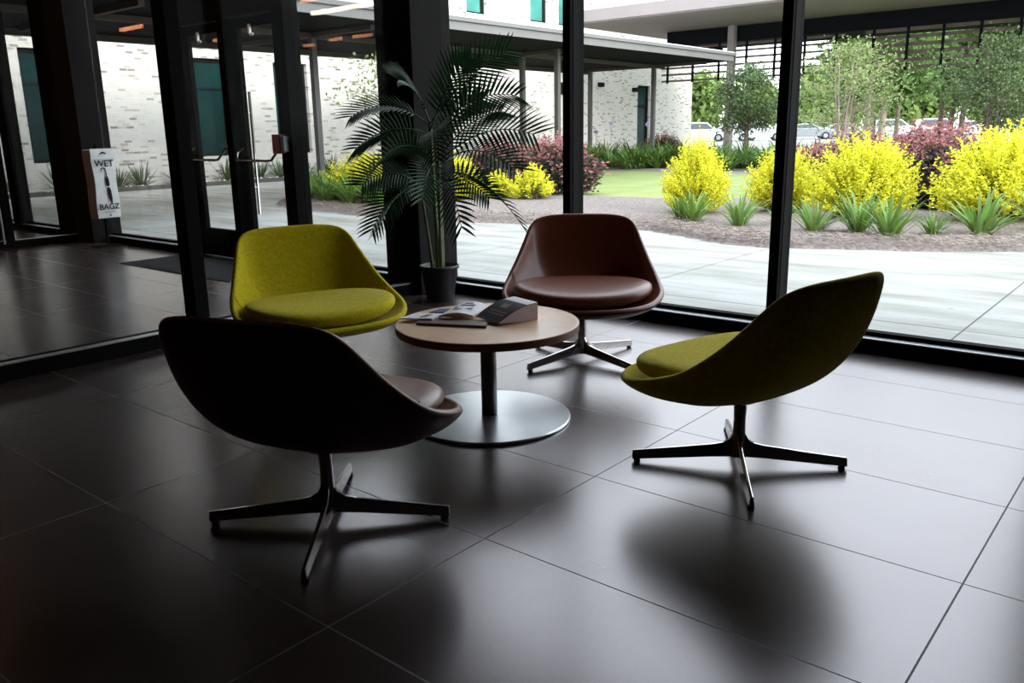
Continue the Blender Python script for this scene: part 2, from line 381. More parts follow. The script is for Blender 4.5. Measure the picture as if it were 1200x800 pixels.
# linear lamps on the lobby ceiling
lampspots = [(-9.55, -2.62, 1.1, 0), (-9.45, -3.45, 1.4, 1), (-12.25, -5.9, 1.15, 0), (-11.9, -2.62, .95, 0), (-13.4, -2.4, .8, 0), (-14.2, -6.2, 1.0, 0), (-14.0, -4.4, .6, 0)]
names = ['first', 'second']
desc = ['orange linear lamp on the lobby ceiling, reflected over the right door', 'pale linear lamp on the lobby ceiling, the brightest reflected strip', 'orange linear lamp reflected low beside the corner column',
        'orange linear lamp reflected above the left door', 'short orange linear lamp reflected near the umbrella bag stand', 'deep lobby linear lamp reflected across the right door frame', 'shortest linear lamp on the lobby ceiling, reflected in the door glass']
for (x, y, w, k), d in zip(lampspots, desc):
    e = empty('linear_lamp', (x, y, 2.9), label=d, cat='ceiling lamp', group='linear lamps on the lobby ceiling')
    MB().box(-w/2, w/2, -.03, .03, 0, .05).build('diffuser', M['lampw' if k else 'lamp'], e)
    MB().box(-w/2, w/2, -.032, .032, .05, .09).build('housing', M['black'], e)
    for s in (-1, 1): MB().tube([(s*w*.35, 0, .09), (s*w*.35, 0, CEIL-2.9)], .004, 6).build('suspension_wire', M['black'], e)

# umbrella bag dispenser by the column
e = empty('umbrella_bag_stand', (-9.42, -.27, 0), math.radians(95), label='umbrella bag stand holding long white printed plastic bags by the far column', cat='bag stand')
MB().box(-.16, .16, -.11, .11, 0, .012).build('base_plate', M['black'], e, bevel=.004)
MB().tube([(0, .0, .01), (0, .0, 1.15)], .014, 10).build('pole', M['black'], e)
b = MB(); n = 14
vs = []; fs = []
for i in range(n+1):
    t = i/n; z = .33+t*.76; w = .135+.006*math.sin(9*t); dpt = .05+.012*math.sin(t*PI)
    vs += [(-w, -.055-dpt, z), (w, -.055-dpt, z), (w, .055, z), (-w, .055, z)]
for i in range(n):
    for k in range(4): fs.append((i*4+k, i*4+(k+1) % 4, i*4+4+(k+1) % 4, i*4+4+k))
fs += [(3, 2, 1, 0), (n*4, n*4+1, n*4+2, n*4+3)]
b.add(vs, fs); b.m = [0 if (i % 4) in (0,) and i < n*4 else (1 if i < n*4 else 0) for i in range(len(fs))]
bag = b.build('bag_stack', [M['bag'], M['bagside']], e, bevel=.006)
MB().box(-.14, .14, -.122, -.112, .985, 1.10).build('bag_header', M['bag'], e)
def text(s, size, loc, rot, m, parent, name='print', ext=.0006, xs=1):
    cu = bpy.data.curves.new(name, 'FONT'); cu.body = s; cu.size = size; cu.extrude = ext; cu.offset = size*.016; cu.align_x = 'CENTER'; cu.align_y = 'CENTER'
    o0 = bpy.data.objects.new(name, cu); dg = bpy.context.evaluated_depsgraph_get()
    col.objects.link(o0); dg.update(); me = bpy.data.meshes.new_from_object(o0.evaluated_get(dg)); bpy.data.objects.remove(o0)
    me.materials.clear(); me.materials.append(m)
    o = bpy.data.objects.new(name, me); col.objects.link(o); o.parent = parent; o.location = loc; o.rotation_euler = rot; o.scale = (xs, 1, 1); return o
Y = -.128
text('WET', .095, (0, Y, .935), (PI/2, 0, 0), M['ink'], e, xs=1.1)
text('BAGZ', .088, (0, Y, .455), (PI/2, 0, 0), M['ink'], e, xs=1.05)
b = MB()                                    # furled umbrella pictogram: crook handle, shaft, folded canopy
b.tube([(-.045, Y, .845), (-.045, Y, .875), (-.025, Y, .89), (.0, Y, .88), (.008, Y, .85), (.008, Y, .80)], .0075, 6)
b.tube([(.008, Y, .80), (.01, Y, .77), (.014, Y, .70), (.016, Y, .685)], [.008, .02, .022, .010], 8)
b.tube([(.016, Y, .675), (.02, Y, .64), (.028, Y, .56), (.036, Y, .50), (.038, Y, .485)], [.010, .022, .020, .008, .003], 8)
b.v = [(x, Y+(y-Y)*.12, z) for x, y, z in b.v]
b.build('umbrella_print', M['ink'], e)
MB().box(-.06, .06, Y, Y+.001, .395, .402).box(-.012, .012, Y, Y+.001, .352, .375).build('small_print', M['greyink'], e)
MB().tube([(-.03, Y, 1.045), (.0, Y, 1.06), (.03, Y, 1.045)], .008, 6).build('hang_hole', M['ink'], e)

# ------------------------------------------------------------------ lounge chairs
RIM = [(0, -.36, .35), (.20, -.345, .355), (.34, -.25, .365), (.405, -.10, .395), (.39, .05, .445), (.345, .17, .54), (.302, .262, .645), (.265, .325, .722), (.18, .358, .751), (0, .37, .755)]
RIM = RIM+[(-x, y, z) for x, y, z in RIM[1:-1][::-1]]
def catmull(ps, n):
    o = []; K = len(ps)
    for i in range(K):
        a, b_, c, d = [np.array(ps[j % K], float) for j in (i-1, i, i+1, i+2)]
        for k in range(n):
            t = k/n; o.append(.5*((2*b_)+(-a+c)*t+(2*a-5*b_+4*c-d)*t*t+(-a+3*b_-3*c+d)*t**3))
    return np.array(o)
RIMS = catmull(RIM, 4)            # 72 points
def shell_pt(i, t):
    r = RIMS[i % len(RIMS)]; th = math.atan2(r[1], r[0])
    up = max(0, r[1])/.37                      # how much of the back this direction is
    c = np.array([0, .0, .292])
    k = np.array([r[0]*(.86), r[1]*.86, .292])
    k[2] = .285+.015*up
    if up > 0:
        k[1] = r[1]*(.86+.02*up); k[0] = r[0]*(1.0-.10*(1-up))
    return (1-t)**2*c+2*t*(1-t)*k+t*t*r
def chair_shell():
    b = MB(); n = len(RIMS); T = [0, .16, .32, .46, .60, .72, .83, .92, 1.0]
    vs = [shell_pt(0, 0)]; fs = []
    for t in T[1:]:
        for i in range(n): vs.append(shell_pt(i, t))
    for i in range(n): fs.append((0, 1+i, 1+(i+1) % n))
    for j in range(len(T)-2):
        for i in range(n): fs.append((1+j*n+i, 1+(j+1)*n+i, 1+(j+1)*n+(i+1) % n, 1+j*n+(i+1) % n))
    b.add(vs, fs); return b
def cushion():
    """domed pad filling the pan; outline follows the shell"""
    n = 48; vs = []; fs = []
    def outl(a):
        x = .368*math.copysign(abs(math.cos(a))**.85, math.cos(a)); s = math.sin(a)
        y = -.045+(.300 if s < 0 else .245)*math.copysign(abs(s)**.9, s); return x, y
    rings = [(.0, .415), (.35, .414), (.62, .413), (.82, .409), (.92, .402), (.98, .389), (1.0, .372), (.985, .350), (.93, .335), (.6, .325), (0, .32)]
    for s, z in rings:
        for k in range(n):
            a = 2*PI*k/n; x, y = outl(a)
            lift = .035*max(0, (abs(x*s)/.335))**2+.03*max(0, y*s/.19)**2 if z > .3 else 0
            vs.append((x*s, y*s-.045*(1-s), z+lift*.8+.004))
    for j in range(len(rings)-1):
        for k in range(n): fs.append((j*n+k, (j+1)*n+k, (j+1)*n+(k+1) % n, j*n+(k+1) % n))
    return MB().add(vs, fs)
def seam(side):
    ib = [i for i in range(len(RIMS)) if abs(RIMS[i][1]-.05) < .035 and RIMS[i][0]*side > .3][0]
    pts = []
    for k in range(9):
        t = 1-.30*k/8; p = shell_pt(ib, t)
        nrm = np.array([-side*.7, 0, .7]); p = p+nrm*.0025
        p[1] -= .10*(k/8)**1.5
        pts.append(tuple(p))
    return MB().tube(pts, .0022, 6)
def leg_mesh(a, L=.385):
    prof = [(.012, .155), (.022, .125), (.034, .102), (.055, .088), (.09, .080), (.20, .066), (L, .044), (L+.002, .010), (.20, .024), (.10, .032), (.012, .036)]
    vs = []; fs = []; n = len(prof)
    for s in (-1, 1):
        for x, z in prof:
            w = (.015-.005*x/L)*s*(.55 if z > .5*.08*(1-x/L)+.036 else 1); vs.append((x*math.cos(a)-w*math.sin(a), x*math.sin(a)+w*math.cos(a), z))
    for i in range(n): fs.append((i, (i+1) % n, n+(i+1) % n, n+i))
    fs += [tuple(range(n))[::-1], tuple(range(n, 2*n))]
    return MB().add(vs, fs)
def make_chair(label, m, mback, legang):
    e = empty('lounge_chair', label=label, cat='chair', group=None)
    sh = chair_shell().build('seat_shell', [m, mback], e, smooth=True)
    flip_fix(sh)
    # orient so normals face up/inwards, then thicken outwards
    p0 = sh.data.polygons[0]
    if p0.normal.z < 0: sh.data.flip_normals()
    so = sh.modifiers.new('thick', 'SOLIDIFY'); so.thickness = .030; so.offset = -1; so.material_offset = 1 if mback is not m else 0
    sb = sh.modifiers.new('smooth', 'SUBSURF'); sb.levels = sb.render_levels = 2
    cu = flip_fix(cushion().build('seat_cushion', m, e, smooth=True)); cm = cu.modifiers.new('s', 'SUBSURF'); cm.levels = cm.render_levels = 1
    for s in (-1, 1): seam(s).build('arm_seam', mback, sh)
    MB().lathe([(.05, .268), (.055, .262), (.055, .250), (.030, .245), (.024, .235), (.0215, .18), (.0235, .10), (.027, .06), (.027, .034)], 28).build('pedestal_column', M['chrome'], e, smooth=True)
    for k in range(4):
        a = legang+k*PI/2
        lg = leg_mesh(a).build('leg', M['chrome'], e, bevel=.0035)
        MB().lathe([(.012, 0), (.013, .004), (.010, .013)], 14, c=(.368*math.cos(a), .368*math.sin(a), 0)).build('glide', M['rubber'], lg)
    return e
def put_chair(label, key, x, y, face, legs):
    f = math.radians(face)+PI/2
    c = make_chair(label, M[key], M['leather_shade'] if key == 'leather' else M[key], math.radians(legs)-f)
    c.location = (x, y, 0); c.rotation_euler = (0, 0, f); return c
put_chair('brown leather swivel lounge chair facing the camera beside the window', 'leather', -2.16, -1.11, -55, 78.5)
put_chair('lime green lounge chair at the right seen from behind, facing left', 'lime', -.844, -1.99, 167, 31.6)
put_chair('brown lounge chair in the left foreground with its back turned', 'leather', -1.675, -3.215, 110, 40.8)
put_chair('lime green lounge chair at the left in front of the doors', 'lime', -2.98, -2.22, -20, 25)

# ------------------------------------------------------------------ coffee table and what lies on it
TX, TY = -1.93, -2.14
e = empty('coffee_table', (TX, TY, 0), label='round pale wood coffee table on a steel disc base', cat='table')
MB().lathe([(.375, .392), (.388, .395), (.390, .400), (.390, .4245), (.3885, .4255)], 96).build('table_edge', M['maple_edge'], e, smooth=False)
MB().lathe([(.3885, .4250), (.3885, .4275), (.386, .4285)], 96).build('tabletop', M['maple'], e)
MB().lathe([(.034, .014), (.034, .392)], 40).build('pedestal', M['steel_dk'], e, smooth=True)
MB().lathe([(.345, 0), (.352, .003), (.352, .010), (.348, .014), (.05, .016), (.036, .016)], 96).build('base_plate', M['steel'], e)
TZ = .4287
def slab(pts, z0, th, curl=None, nx=10, m=None):
    """a booklet: quad pts p00,p10,p11,p01 with a height function"""
    p00, p10, p11, p01 = [Vector((*p, 0)) for p in pts]
    vs = []; fs = []
    for j in (0, 1):
        for i in range(nx+1):
            u = i/nx; q = (p00.lerp(p10, u)).lerp(p01.lerp(p11, u), j)
            h = curl(u, j) if curl else 0
            vs += [(q.x, q.y, z0+(h[0] if isinstance(h, tuple) else 0)), (q.x, q.y, z0+th+(h[1] if isinstance(h, tuple) else h))]
    W = 2*(nx+1)
    for i in range(nx):
        a = 2*i; b_ = 2*i+2
        fs += [(a+1, b_+1, W+b_+1, W+a+1), (a, W+a, W+b_, b_), (a, b_, b_+1, a+1), (W+a, W+a+1, W+b_+1, W+b_)]
    fs += [(0, 1, W+1, W), (2*nx, W+2*nx, W+2*nx+1, 2*nx+1)]
    return MB().add(vs, fs)
e = empty('booklet', label='thin dark brown booklet lying under the other papers', cat='booklet')
bk = [(-2.13, -2.365), (-1.85, -2.24), (-1.885, -2.19), (-2.17, -2.25)]
slab(bk, TZ, .0065).build('cover', M['brownp'], e)
slab([(-2.125, -2.36), (-1.855, -2.236), (-1.887, -2.192), (-2.165, -2.252)], TZ+.0066, .003).build('pages', M['lilac'], e)
slab(bk, TZ+.0097, .0015).build('front_cover', M['brownp'], e)
e = empty('magazine', label='long thin white magazine at the left of the pile', cat='magazine')
slab([(-2.235, -2.365), (-2.10, -2.30), (-2.13, -2.20), (-2.25, -2.24)], TZ+.0115, .005, lambda u, j: (0, .004*u)).build('pages', M['paper'], e)
slab([(-2.17, -2.31), (-2.14, -2.295), (-2.155, -2.24), (-2.18, -2.25)], TZ+.0195, .0006).build('print', M['greyink'], e)
e = empty('brochure', label='small blue and brown brochure behind the white papers', cat='brochure')
slab([(-2.235, -2.185), (-2.10, -2.11), (-2.13, -2.02), (-2.25, -2.10)], TZ, .010, lambda u, j: (0, .003*u)).build('cover', M['brownp'], e)
slab([(-2.23, -2.18), (-2.18, -2.155), (-2.20, -2.09), (-2.242, -2.11)], TZ+.0115, .0012).build('blue_panel', M['blue'], e)
e = empty('newsletter', label='white folded newsletter with grey print next to the dark catalogue', cat='newsletter')
nl = lambda u, j: (.004*math.sin(u*PI), .014*math.sin(u*PI)+.006*j)
NQ = [(-2.10, -2.26), (-1.985, -2.17), (-2.06, -1.985), (-2.18, -2.05)]
slab(NQ, TZ+.017, .007, nl, 12).build('pages', M['paper'], e, smooth=False)
def q(u, v):
    p00, p10, p11, p01 = NQ
    return ((p00[0]*(1-u)+p10[0]*u)*(1-v)+(p01[0]*(1-u)+p11[0]*u)*v, (p00[1]*(1-u)+p10[1]*u)*(1-v)+(p01[1]*(1-u)+p11[1]*u)*v)
for a, b2, c2 in ((.25, .5, .28), (.55, .8, .35), (.3, .75, .62), (.35, .6, .8), (.15, .3, .5)):
    slab([q(a, c2), q(b2, c2), q(b2, c2+.1), q(a, c2+.1)], TZ+.0245+.014*math.sin((a+b2)/2*PI)+.006*c2, .0012).build('print', M['greyink'], e)
# thick catalogue, its black cover bowed upwards over a pale page block
e = empty('catalogue', (-1.995, -2.135, TZ), math.radians(75), label='thick catalogue with curled black cover and pale page block', cat='catalogue')
prof = lambda u: .012+.062*math.sin(min(1, u)*PI/2)**.85
def arc(nx, u0, u1, y0, y1, lo, th):
    """strip of the bowed catalogue between profile positions u0 and u1; lo(u) is its underside"""
    vs = []; fs = []
    for y in (y0, y1):
        for i in range(nx+1):
            u = u0+(u1-u0)*i/nx; z = lo(u); vs += [(.20*u, y, z), (.20*u, y, z+th if th else prof(u))]
    Wd = 2*(nx+1)
    for i in range(nx):
        a = 2*i; b_ = a+2
        fs += [(a+1, b_+1, Wd+b_+1, Wd+a+1), (a, Wd+a, Wd+b_, b_), (a, b_, b_+1, a+1), (Wd+a, Wd+a+1, Wd+b_+1, Wd+b_)]
    fs += [(0, 1, Wd+1, Wd), (2*nx, Wd+2*nx, Wd+2*nx+1, 2*nx+1)]
    return flip_fix(MB().add(vs, fs).build('tmp', M['ink'], e))
def named(o, n, m, par=None):
    o.name = n; o.data.name = n; o.data.materials.clear(); o.data.materials.append(m)
    if par: o.parent = par
    return o
named(arc(14, 0, 1, -.17, 0, lambda u: .0005+.010*(1-u)**2, 0), 'page_block', M['lilac'])
cv = named(arc(12, -.03, .72, -.173, .003, lambda u: prof(max(0, u))+.0005, .0018), 'front_cover', M['ink'])
named(arc(5, .72, 1.0, -.17, 0, lambda u: prof(u)+.0003, .001), 'inner_page', M['paper'])
named(arc(6, .40, .56, -.105, -.055, lambda u: prof(u)+.0025, .0006), 'cover_emblem', M['gold'], cv)
for uu in (.16, .24): named(arc(2, uu, uu+.035, -.15, -.03, lambda u: prof(u)+.0025, .0006), 'cover_print', M['gold'], cv)

# ------------------------------------------------------------------ potted palm
PX, PY = -3.97, -.36
palm = empty('potted_palm', (PX, PY, 0), label='tall potted palm with dark arching fronds by the corner column', cat='plant')
b = MB().lathe([(.098, 0), (.100, .004), (.135, .235), (.146, .240), (.148, .262), (.140, .264), (.134, .250), (.120, .20), (.0, .20)], 48, cap=False)
b.build('pot', M['pot'], palm, smooth=True)
MB().lathe([(.001, .222), (.06, .222), (.128, .214), (.128, .19), (.001, .19)], 32, cap=False).build('soil', M['soil'], palm)
canes = [((-.03, .02), (-.07, .03), 1.28, .017), ((.03, -.01), (.06, -.03), 1.02, .015), ((.0, .04), (.02, .02), 1.15, .013), ((-.04, -.03), (-.11, -.05), .80, .013)]
for (a, c, h, r) in canes:
    b = MB(); pts = []; rr = []
    for i in range(26):
        t = i/25; pts.append((a[0]+(c[0]-a[0])*t**1.3, a[1]+(c[1]-a[1])*t**1.3, .20+(h-.20)*t)); rr.append(r*(1.0-.35*t)*(1.14 if i % 4 == 0 else 1))
    b.tube(pts, rr, 10); b.build('cane', M['cane'], palm, smooth=True)
def frond(base, tip, rise, n=18, lw=.0185, ll=.25, droop=.20, start=.20, roll=None):
    """pinnate frond: rachis plus leaflets, all one mesh"""
    if roll is None: roll = R.choice((-1, 1))*R.uniform(.5, 1.0)
    B = Vector(base); T = Vector(tip); mid = (B+T)/2+Vector((0, 0, rise)); b = MB()
    def pt(t): return B*(1-t)**2+mid*2*t*(1-t)+T*t*t
    b.tube([pt(i/14) for i in range(15)], [.0055*(1-.8*i/14)+.001 for i in range(15)], 6)
    for i in range(n):
        t = start+(1-start)*(i/(n-1)); p = pt(t); d = (pt(min(1, t+.01))-pt(t-.01)).normalized()
        side0 = d.cross(Vector((0, 0, 1))); side0 = side0.normalized() if side0.length > .1 else Vector((1, 0, 0)); nrm = side0.cross(d).normalized()
        ca, sa = math.cos(roll), math.sin(roll); side0, nrm = side0*ca+nrm*sa, nrm*ca-side0*sa
        env = math.sin(min(1, .25+(t-start)/(1-start)*1.0)*PI*.62)**.8 if t < .7 else .97-1.4*(t-.7)**1.2
        L_ = ll*max(.35, env)*R.uniform(.9, 1.08)
        fw = .55+.75*(t-start)/(1-start)
        for s in (-1, 1):
            dirv = (side0*s+d*fw+nrm*.16).normalized(); w0 = lw*R.uniform(.85, 1.1); acc = p.copy(); K = 5; vs = []
            g = Vector((0, 0, -1))
            for k in range(K+1):
                u = k/K; wd = w0*(.5+1.6*u if u < .3 else 1-.92*((u-.3)/.7)**1.6)*.5*1.1
                perp = dirv.cross(nrm).normalized()
                vs += [acc-perp*wd+nrm*0, acc+nrm*(-wd*.5), acc+perp*wd]
                dirv = (dirv+g*droop*.22*(u+.35)*(1+R.uniform(-.15, .2))).normalized(); acc = acc+dirv*L_/K
            fs = []
            for k in range(K): fs += [(3*k, 3*k+1, 3*k+4, 3*k+3), (3*k+1, 3*k+2, 3*k+5, 3*k+4)]
            b.add(vs, fs)
    return b
def W2L(x, y, z): return (x-PX, y-PY, z)
fr = [ # base xyz(local), world tip, rise, leaflet length
    ((-.07, .03, 1.27), (-3.42, -.22, 1.72), .16, .24), ((-.06, .02, 1.22), (-3.62, -.36, 1.68), .20, .22), ((-.05, .02, 1.20), (-3.27, -.30, 1.44), .26, .25),
    ((.05, -.02, 1.00), (-3.10, -.33, 1.19), .30, .27), ((.05, -.02, .98), (-3.16, -.46, .98), .30, .26), ((.06, -.03, .92), (-3.14, -.40, .60), .36, .26),
    ((.06, -.04, .88), (-3.34, -.78, .62), .36, .24), ((-.07, .03, 1.26), (-4.26, -.86, 1.33), .28, .23), ((-.08, .02, 1.20), (-4.18, -.90, 1.12), .22, .25),
    ((-.10, -.04, .80), (-4.11, -.86, .57), .30, .22), ((-.07, .03, 1.28), (-4.02, -.62, 1.56), .18, .22), ((-.10, -.04, .82), (-4.08, -.95, .88), .26, .24),
    ((-.02, .03, 1.14), (-3.60, -.72, 1.06), .36, .24), ((-.05, .0, 1.05), (-3.95, -1.0, .95), .34, .24), ((.02, .0, .95), (-3.58, -.88, .80), .30, .22),
    ((-.08, -.04, .80), (-3.92, -.98, .60), .30, .20), ((.03, -.02, 1.0), (-3.42, -.30, 1.34), .20, .23), ((-.03, .03, 1.10), (-3.66, -.20, 1.42), .18, .22),
    ((.04, -.03, .84), (-3.42, -.42, .78), .22, .22), ((-.02, -.02, .90), (-4.10, -.60, 1.10), .20, .20)]
for bs, tp, rise, ll in fr:
    frond(bs, W2L(*tp), rise*.72, ll=ll).build('frond', M['palm'], palm)

# ------------------------------------------------------------------ outdoors: ground
S('pavement', MB().box(-60, 40, .06, 130, -.15, 0), M['concrete'])
def poly_mesh(pts, z, m, name, kind='structure', disp=0, label=None, cat=None, skirt=True, cell=.35):
    """flat polygon filled as a fine grid clipped by the outline, edges rounded down to the ground"""
    P_ = np.array(pts); x0, y0 = P_.min(0); x1, y1 = P_.max(0)
    def inside(x, y):
        c = False; j = len(pts)-1
        for i in range(len(pts)):
            xi, yi = pts[i]; xj, yj = pts[j]
            if (yi > y) != (yj > y) and x < (xj-xi)*(y-yi)/(yj-yi)+xi: c = not c
            j = i
        return c
    def edist(x, y):
        d = 1e9
        for i in range(len(pts)):
            a = P_[i-1]; b_ = P_[i]; ab = b_-a; t = max(0, min(1, ((x-a[0])*ab[0]+(y-a[1])*ab[1])/(ab@ab+1e-9))); q_ = a+ab*t
            d = min(d, math.hypot(x-q_[0], y-q_[1]))
        return d
    nx_ = int((x1-x0)/cell)+2; ny_ = int((y1-y0)/cell)+2; vs = []; idx = {}; fs = []
    for i in range(nx_+1):
        for j in range(ny_+1):
            x = x0-cell/2+i*cell; y = y0-cell/2+j*cell; ins = inside(x, y); d = edist(x, y)
            if not ins and d > cell*1.5: continue
            if ins: h = z*min(1, (d/.25))**.5+R.uniform(-disp, disp)*min(1, d/.3)
            else:
                h = -.03
            idx[i, j] = len(vs); vs.append((x, y, h))
    for (i, j) in idx:
        if all(k in idx for k in ((i+1, j), (i+1, j+1), (i, j+1))): fs.append((idx[i, j], idx[i+1, j], idx[i+1, j+1], idx[i, j+1]))
    o = MB().add(vs, fs).build(name, m, smooth=True, kind=kind)
    return setp(o, label, cat)
bedA = [(-14.6, 7.6), (-14.4, 6.2), (-13.7, 5.2), (-13.0, 4.6), (-12.5, 4.2), (-11.6, 3.9), (-10.2, 3.75), (-9.2, 3.62), (-8.0, 3.72), (-6.9, 3.98), (-5.8, 4.2), (-4.9, 4.2), (-4.3, 3.95), (-3.7, 3.62), (-3.1, 3.55), (-2.4, 3.85), (-1.7, 4.12), (-1.0, 4.55), (.5, 5.2), (3, 6.2), (6, 7.2), (6, 13), (0, 13), (-3.4, 12), (-5.2, 9.2), (-6.3, 8.2), (-8.3, 8.1), (-10.2, 9.0), (-12.5, 9.6)]
poly_mesh(bedA, .07, M['mulch'], 'mulch', kind='stuff', disp=.012, label='grey brown pine straw mulch covering the planting bed by the walk', cat='mulch', cell=.14)
bedC = [(-20.2, 16.6), (-14.3, 16.7), (-11.7, 16.2), (-9.4, 16.1), (-4, 16), (6, 14), (6, 24), (-4, 24), (-12, 24.5), (-20.2, 25)]
poly_mesh(bedC, .06, M['mulch'], 'bed_soil', kind='stuff', disp=.01, label='dark mulch of the far bed beyond the lawn', cat='mulch', cell=.5)
S('lawn', MB().box(-17.0, 6, 7.6, 17.5, -.02, .03), M['lawn'])
S('meadow', MB().box(-16, 40, 24, 62, -.05, .02), M['grass'])
S('planting_strip', MB().box(-20.5, -19.35, -3, 16, -.02, .05), M['mulch'])
S('planting_kerb', MB().box(-19.35, -19.22, -3, 16, -.02, .10), M['kerb'])
# pine straw: curled stalks too many to count
b = MB()
for i in range(5200):
    k = R.randrange(4, 19); a = bedA[k]; c = bedA[k+1]; t = R.random(); d = abs(R.gauss(0, .28))+.02
    x = a[0]+(c[0]-a[0])*t; y = a[1]+(c[1]-a[1])*t+d; z = .04+.055*min(1, d/.2)+R.uniform(0, .02)
    an = R.uniform(0, PI); L_ = R.uniform(.05, .13); w = .0025; dx, dy = math.cos(an), math.sin(an); bend = R.uniform(-.03, .03)
    vs = []
    for q_ in (-.5, 0, .5):
        px_ = x+dx*L_*q_-dy*bend*(1-abs(q_)*2); py_ = y+dy*L_*q_+dx*bend*(1-abs(q_)*2); zz = z+R.uniform(-.008, .018)
        vs += [(px_-dy*w, py_+dx*w, zz), (px_+dy*w, py_-dx*w, zz+.002)]
    b.add(vs, [(0, 1, 3, 2), (2, 3, 5, 4)])
b.build('pine_straw', M['straw'], label='loose brown pine straw along the edge of the planting bed', cat='pine straw', kind='stuff')
b = MB()
for i in range(420):
    x = R.uniform(-19.75, -19.38); y = R.uniform(-2, 15); r = R.uniform(.03, .07)
    b.add([(x-r, y, .05), (x, y-r, .05), (x+r, y, .05), (x, y+r, .05), (x, y, .05+r*1.2)], [(0, 1, 4), (1, 2, 4), (2, 3, 4), (3, 0, 4)])
b.build('river_stones', M['stone'], label='white river stones edging the strip in front of the brick wall', cat='stones', kind='stuff')

# ------------------------------------------------------------------ foliage tools
def leaf(b, p, d, L_, w, mi=0, flat=None):
    up = flat or Vector((R.uniform(-1, 1), R.uniform(-1, 1), R.uniform(.2, 1)))
    s = d.cross(up)
    if s.length < 1e-4: return
    s = s.normalized()*w*.5; m_ = p+d*L_*.45
    b.add([p, m_-s, p+d*L_, m_+s], [(0, 1, 2, 3)], mi)
def rdir(zmin=-1):
    while True:
        v = Vector((R.gauss(0, 1), R.gauss(0, 1), R.gauss(0, 1))).normalized()
        if v.z >= zmin: return v
def privet(rx, h, shoots, cone=.0, seed=1, leaves=26, ll=.038):
    global R; R_ = R; R = random.Random(seed)
    fol = MB(); inner = MB(); tw = MB()
    for i in range(shoots):
        d = rdir(-.42); az = math.atan2(d.y, d.x)
        lob = 1+.16*math.sin(az*3+seed)+.10*math.sin(az*5+2*seed)
        zz = max(0, d.z); prof = (1-cone*zz)
        tip = Vector((d.x*rx*lob*prof, d.y*rx*lob*prof, h*.42+d.z*h*.58*R.uniform(.82, 1.22)))
        if tip.z < .06: tip.z = R.uniform(.06, .16)
        base = Vector((d.x*.05, d.y*.05, .03+.25*h*max(0, d.z)))
        k = R.uniform(.80, 1.10); tip = base+(tip-base)*k
        dd = (tip-base).normalized(); dd2 = (dd+Vector((0, 0, .45))).normalized()
        if i % 4 == 0: tw.tube([base, base.lerp(tip, .5)+Vector((0, 0, -.02)), tip], [.005, .0035, .0015], 4)
        for j in range(leaves):
            t = .58+.44*j/leaves; p = base.lerp(tip, t)+Vector((0, 0, .10*h*max(0, t-.8)))
            p += rdir()*.012
            q_ = (dd2*.7+rdir()*.9).normalized()
            leaf(fol, p, q_, ll*R.uniform(.7, 1.15), ll*.55)
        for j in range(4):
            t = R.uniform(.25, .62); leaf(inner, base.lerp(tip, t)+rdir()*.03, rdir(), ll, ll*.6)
    R = R_; return fol, inner, tw
def bush_from(meshes, name, label, cat, group, x, y, z, rz, s, mats, names):
    e = empty(name, (x, y, z), rz, label=label, cat=cat, group=group); e.scale = s if isinstance(s, tuple) else (s, s, s)
    for me, nm in zip(meshes, names):
        o = bpy.data.objects.new(nm, me); col.objects.link(o); o.parent = e
    return e
def tomesh(b, name, m):
    me = bpy.data.meshes.new(name); me.from_pydata(b.v, [], b.f); me.materials.append(m); return me
PV = []
for sd, cone, sh in ((3, .25, 700), (8, .10, 700), (12, .05, 760)):
    f_, i_, t_ = privet(.5, 1.0, sh, cone, sd)
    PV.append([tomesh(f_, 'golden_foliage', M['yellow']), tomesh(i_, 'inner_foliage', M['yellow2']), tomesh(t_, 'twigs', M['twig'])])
f_, i_, t_ = privet(.42, 1.0, 150, .55, 21, leaves=22, ll=.06)
PV.append([tomesh(f_, 'golden_foliage', M['yellow']), tomesh(i_, 'inner_foliage', M['yellow2']), tomesh(t_, 'twigs', M['twig'])])
priv = [ # x y variant rz scale label
    (-5.17, 5.95, 0, .3, (.92, .92, .97), 'bright yellow pointed shrub left of the right-hand mullion'),
    (-4.28, 6.75, 1, 2., (.92, .92, .88), 'bright yellow shrub partly hidden by the right-hand mullion'),
    (-3.05, 6.35, 2, .9, (1.25, 1.15, .98), 'wide golden shrub just right of the right-hand mullion'),
    (-1.62, 6.95, 1, 4.2, (1.55, 1.4, 1.08), 'large golden shrub at the far right of the bed'),
    (-8.78, 6.85, 3, 0, (.95, .95, .62), 'small bright yellow shrub with spiky top below the burgundy bush'),
    (-9.45, 6.75, 3, 2, (.8, .8, .52), 'small dull yellow shrub just right of the palm fronds'),
    (-9.9, 6.2, 1, 2, (.75, .75, .72), 'yellow shrub seen through the palm fronds'),
    (-11.65, 5.75, 2, 1, (1.5, 1.3, .80), 'broad yellow shrub above the irises left of the column'),
    (-10.55, 6.1, 1, 3, (1.3, 1.2, .92), 'yellow shrub half hidden by the corner column'),
    (-.2, 8.0, 0, 1, (1.6, 1.5, 1.15), 'golden shrub at the right edge of the picture')]
for x, y, v, rz, s, lb in priv:
    bush_from(PV[v], 'golden_shrub', lb, 'shrub', 'golden shrubs in the planting bed', x, y, .03, rz, s, None, ['foliage', 'inner_foliage', 'twigs'])
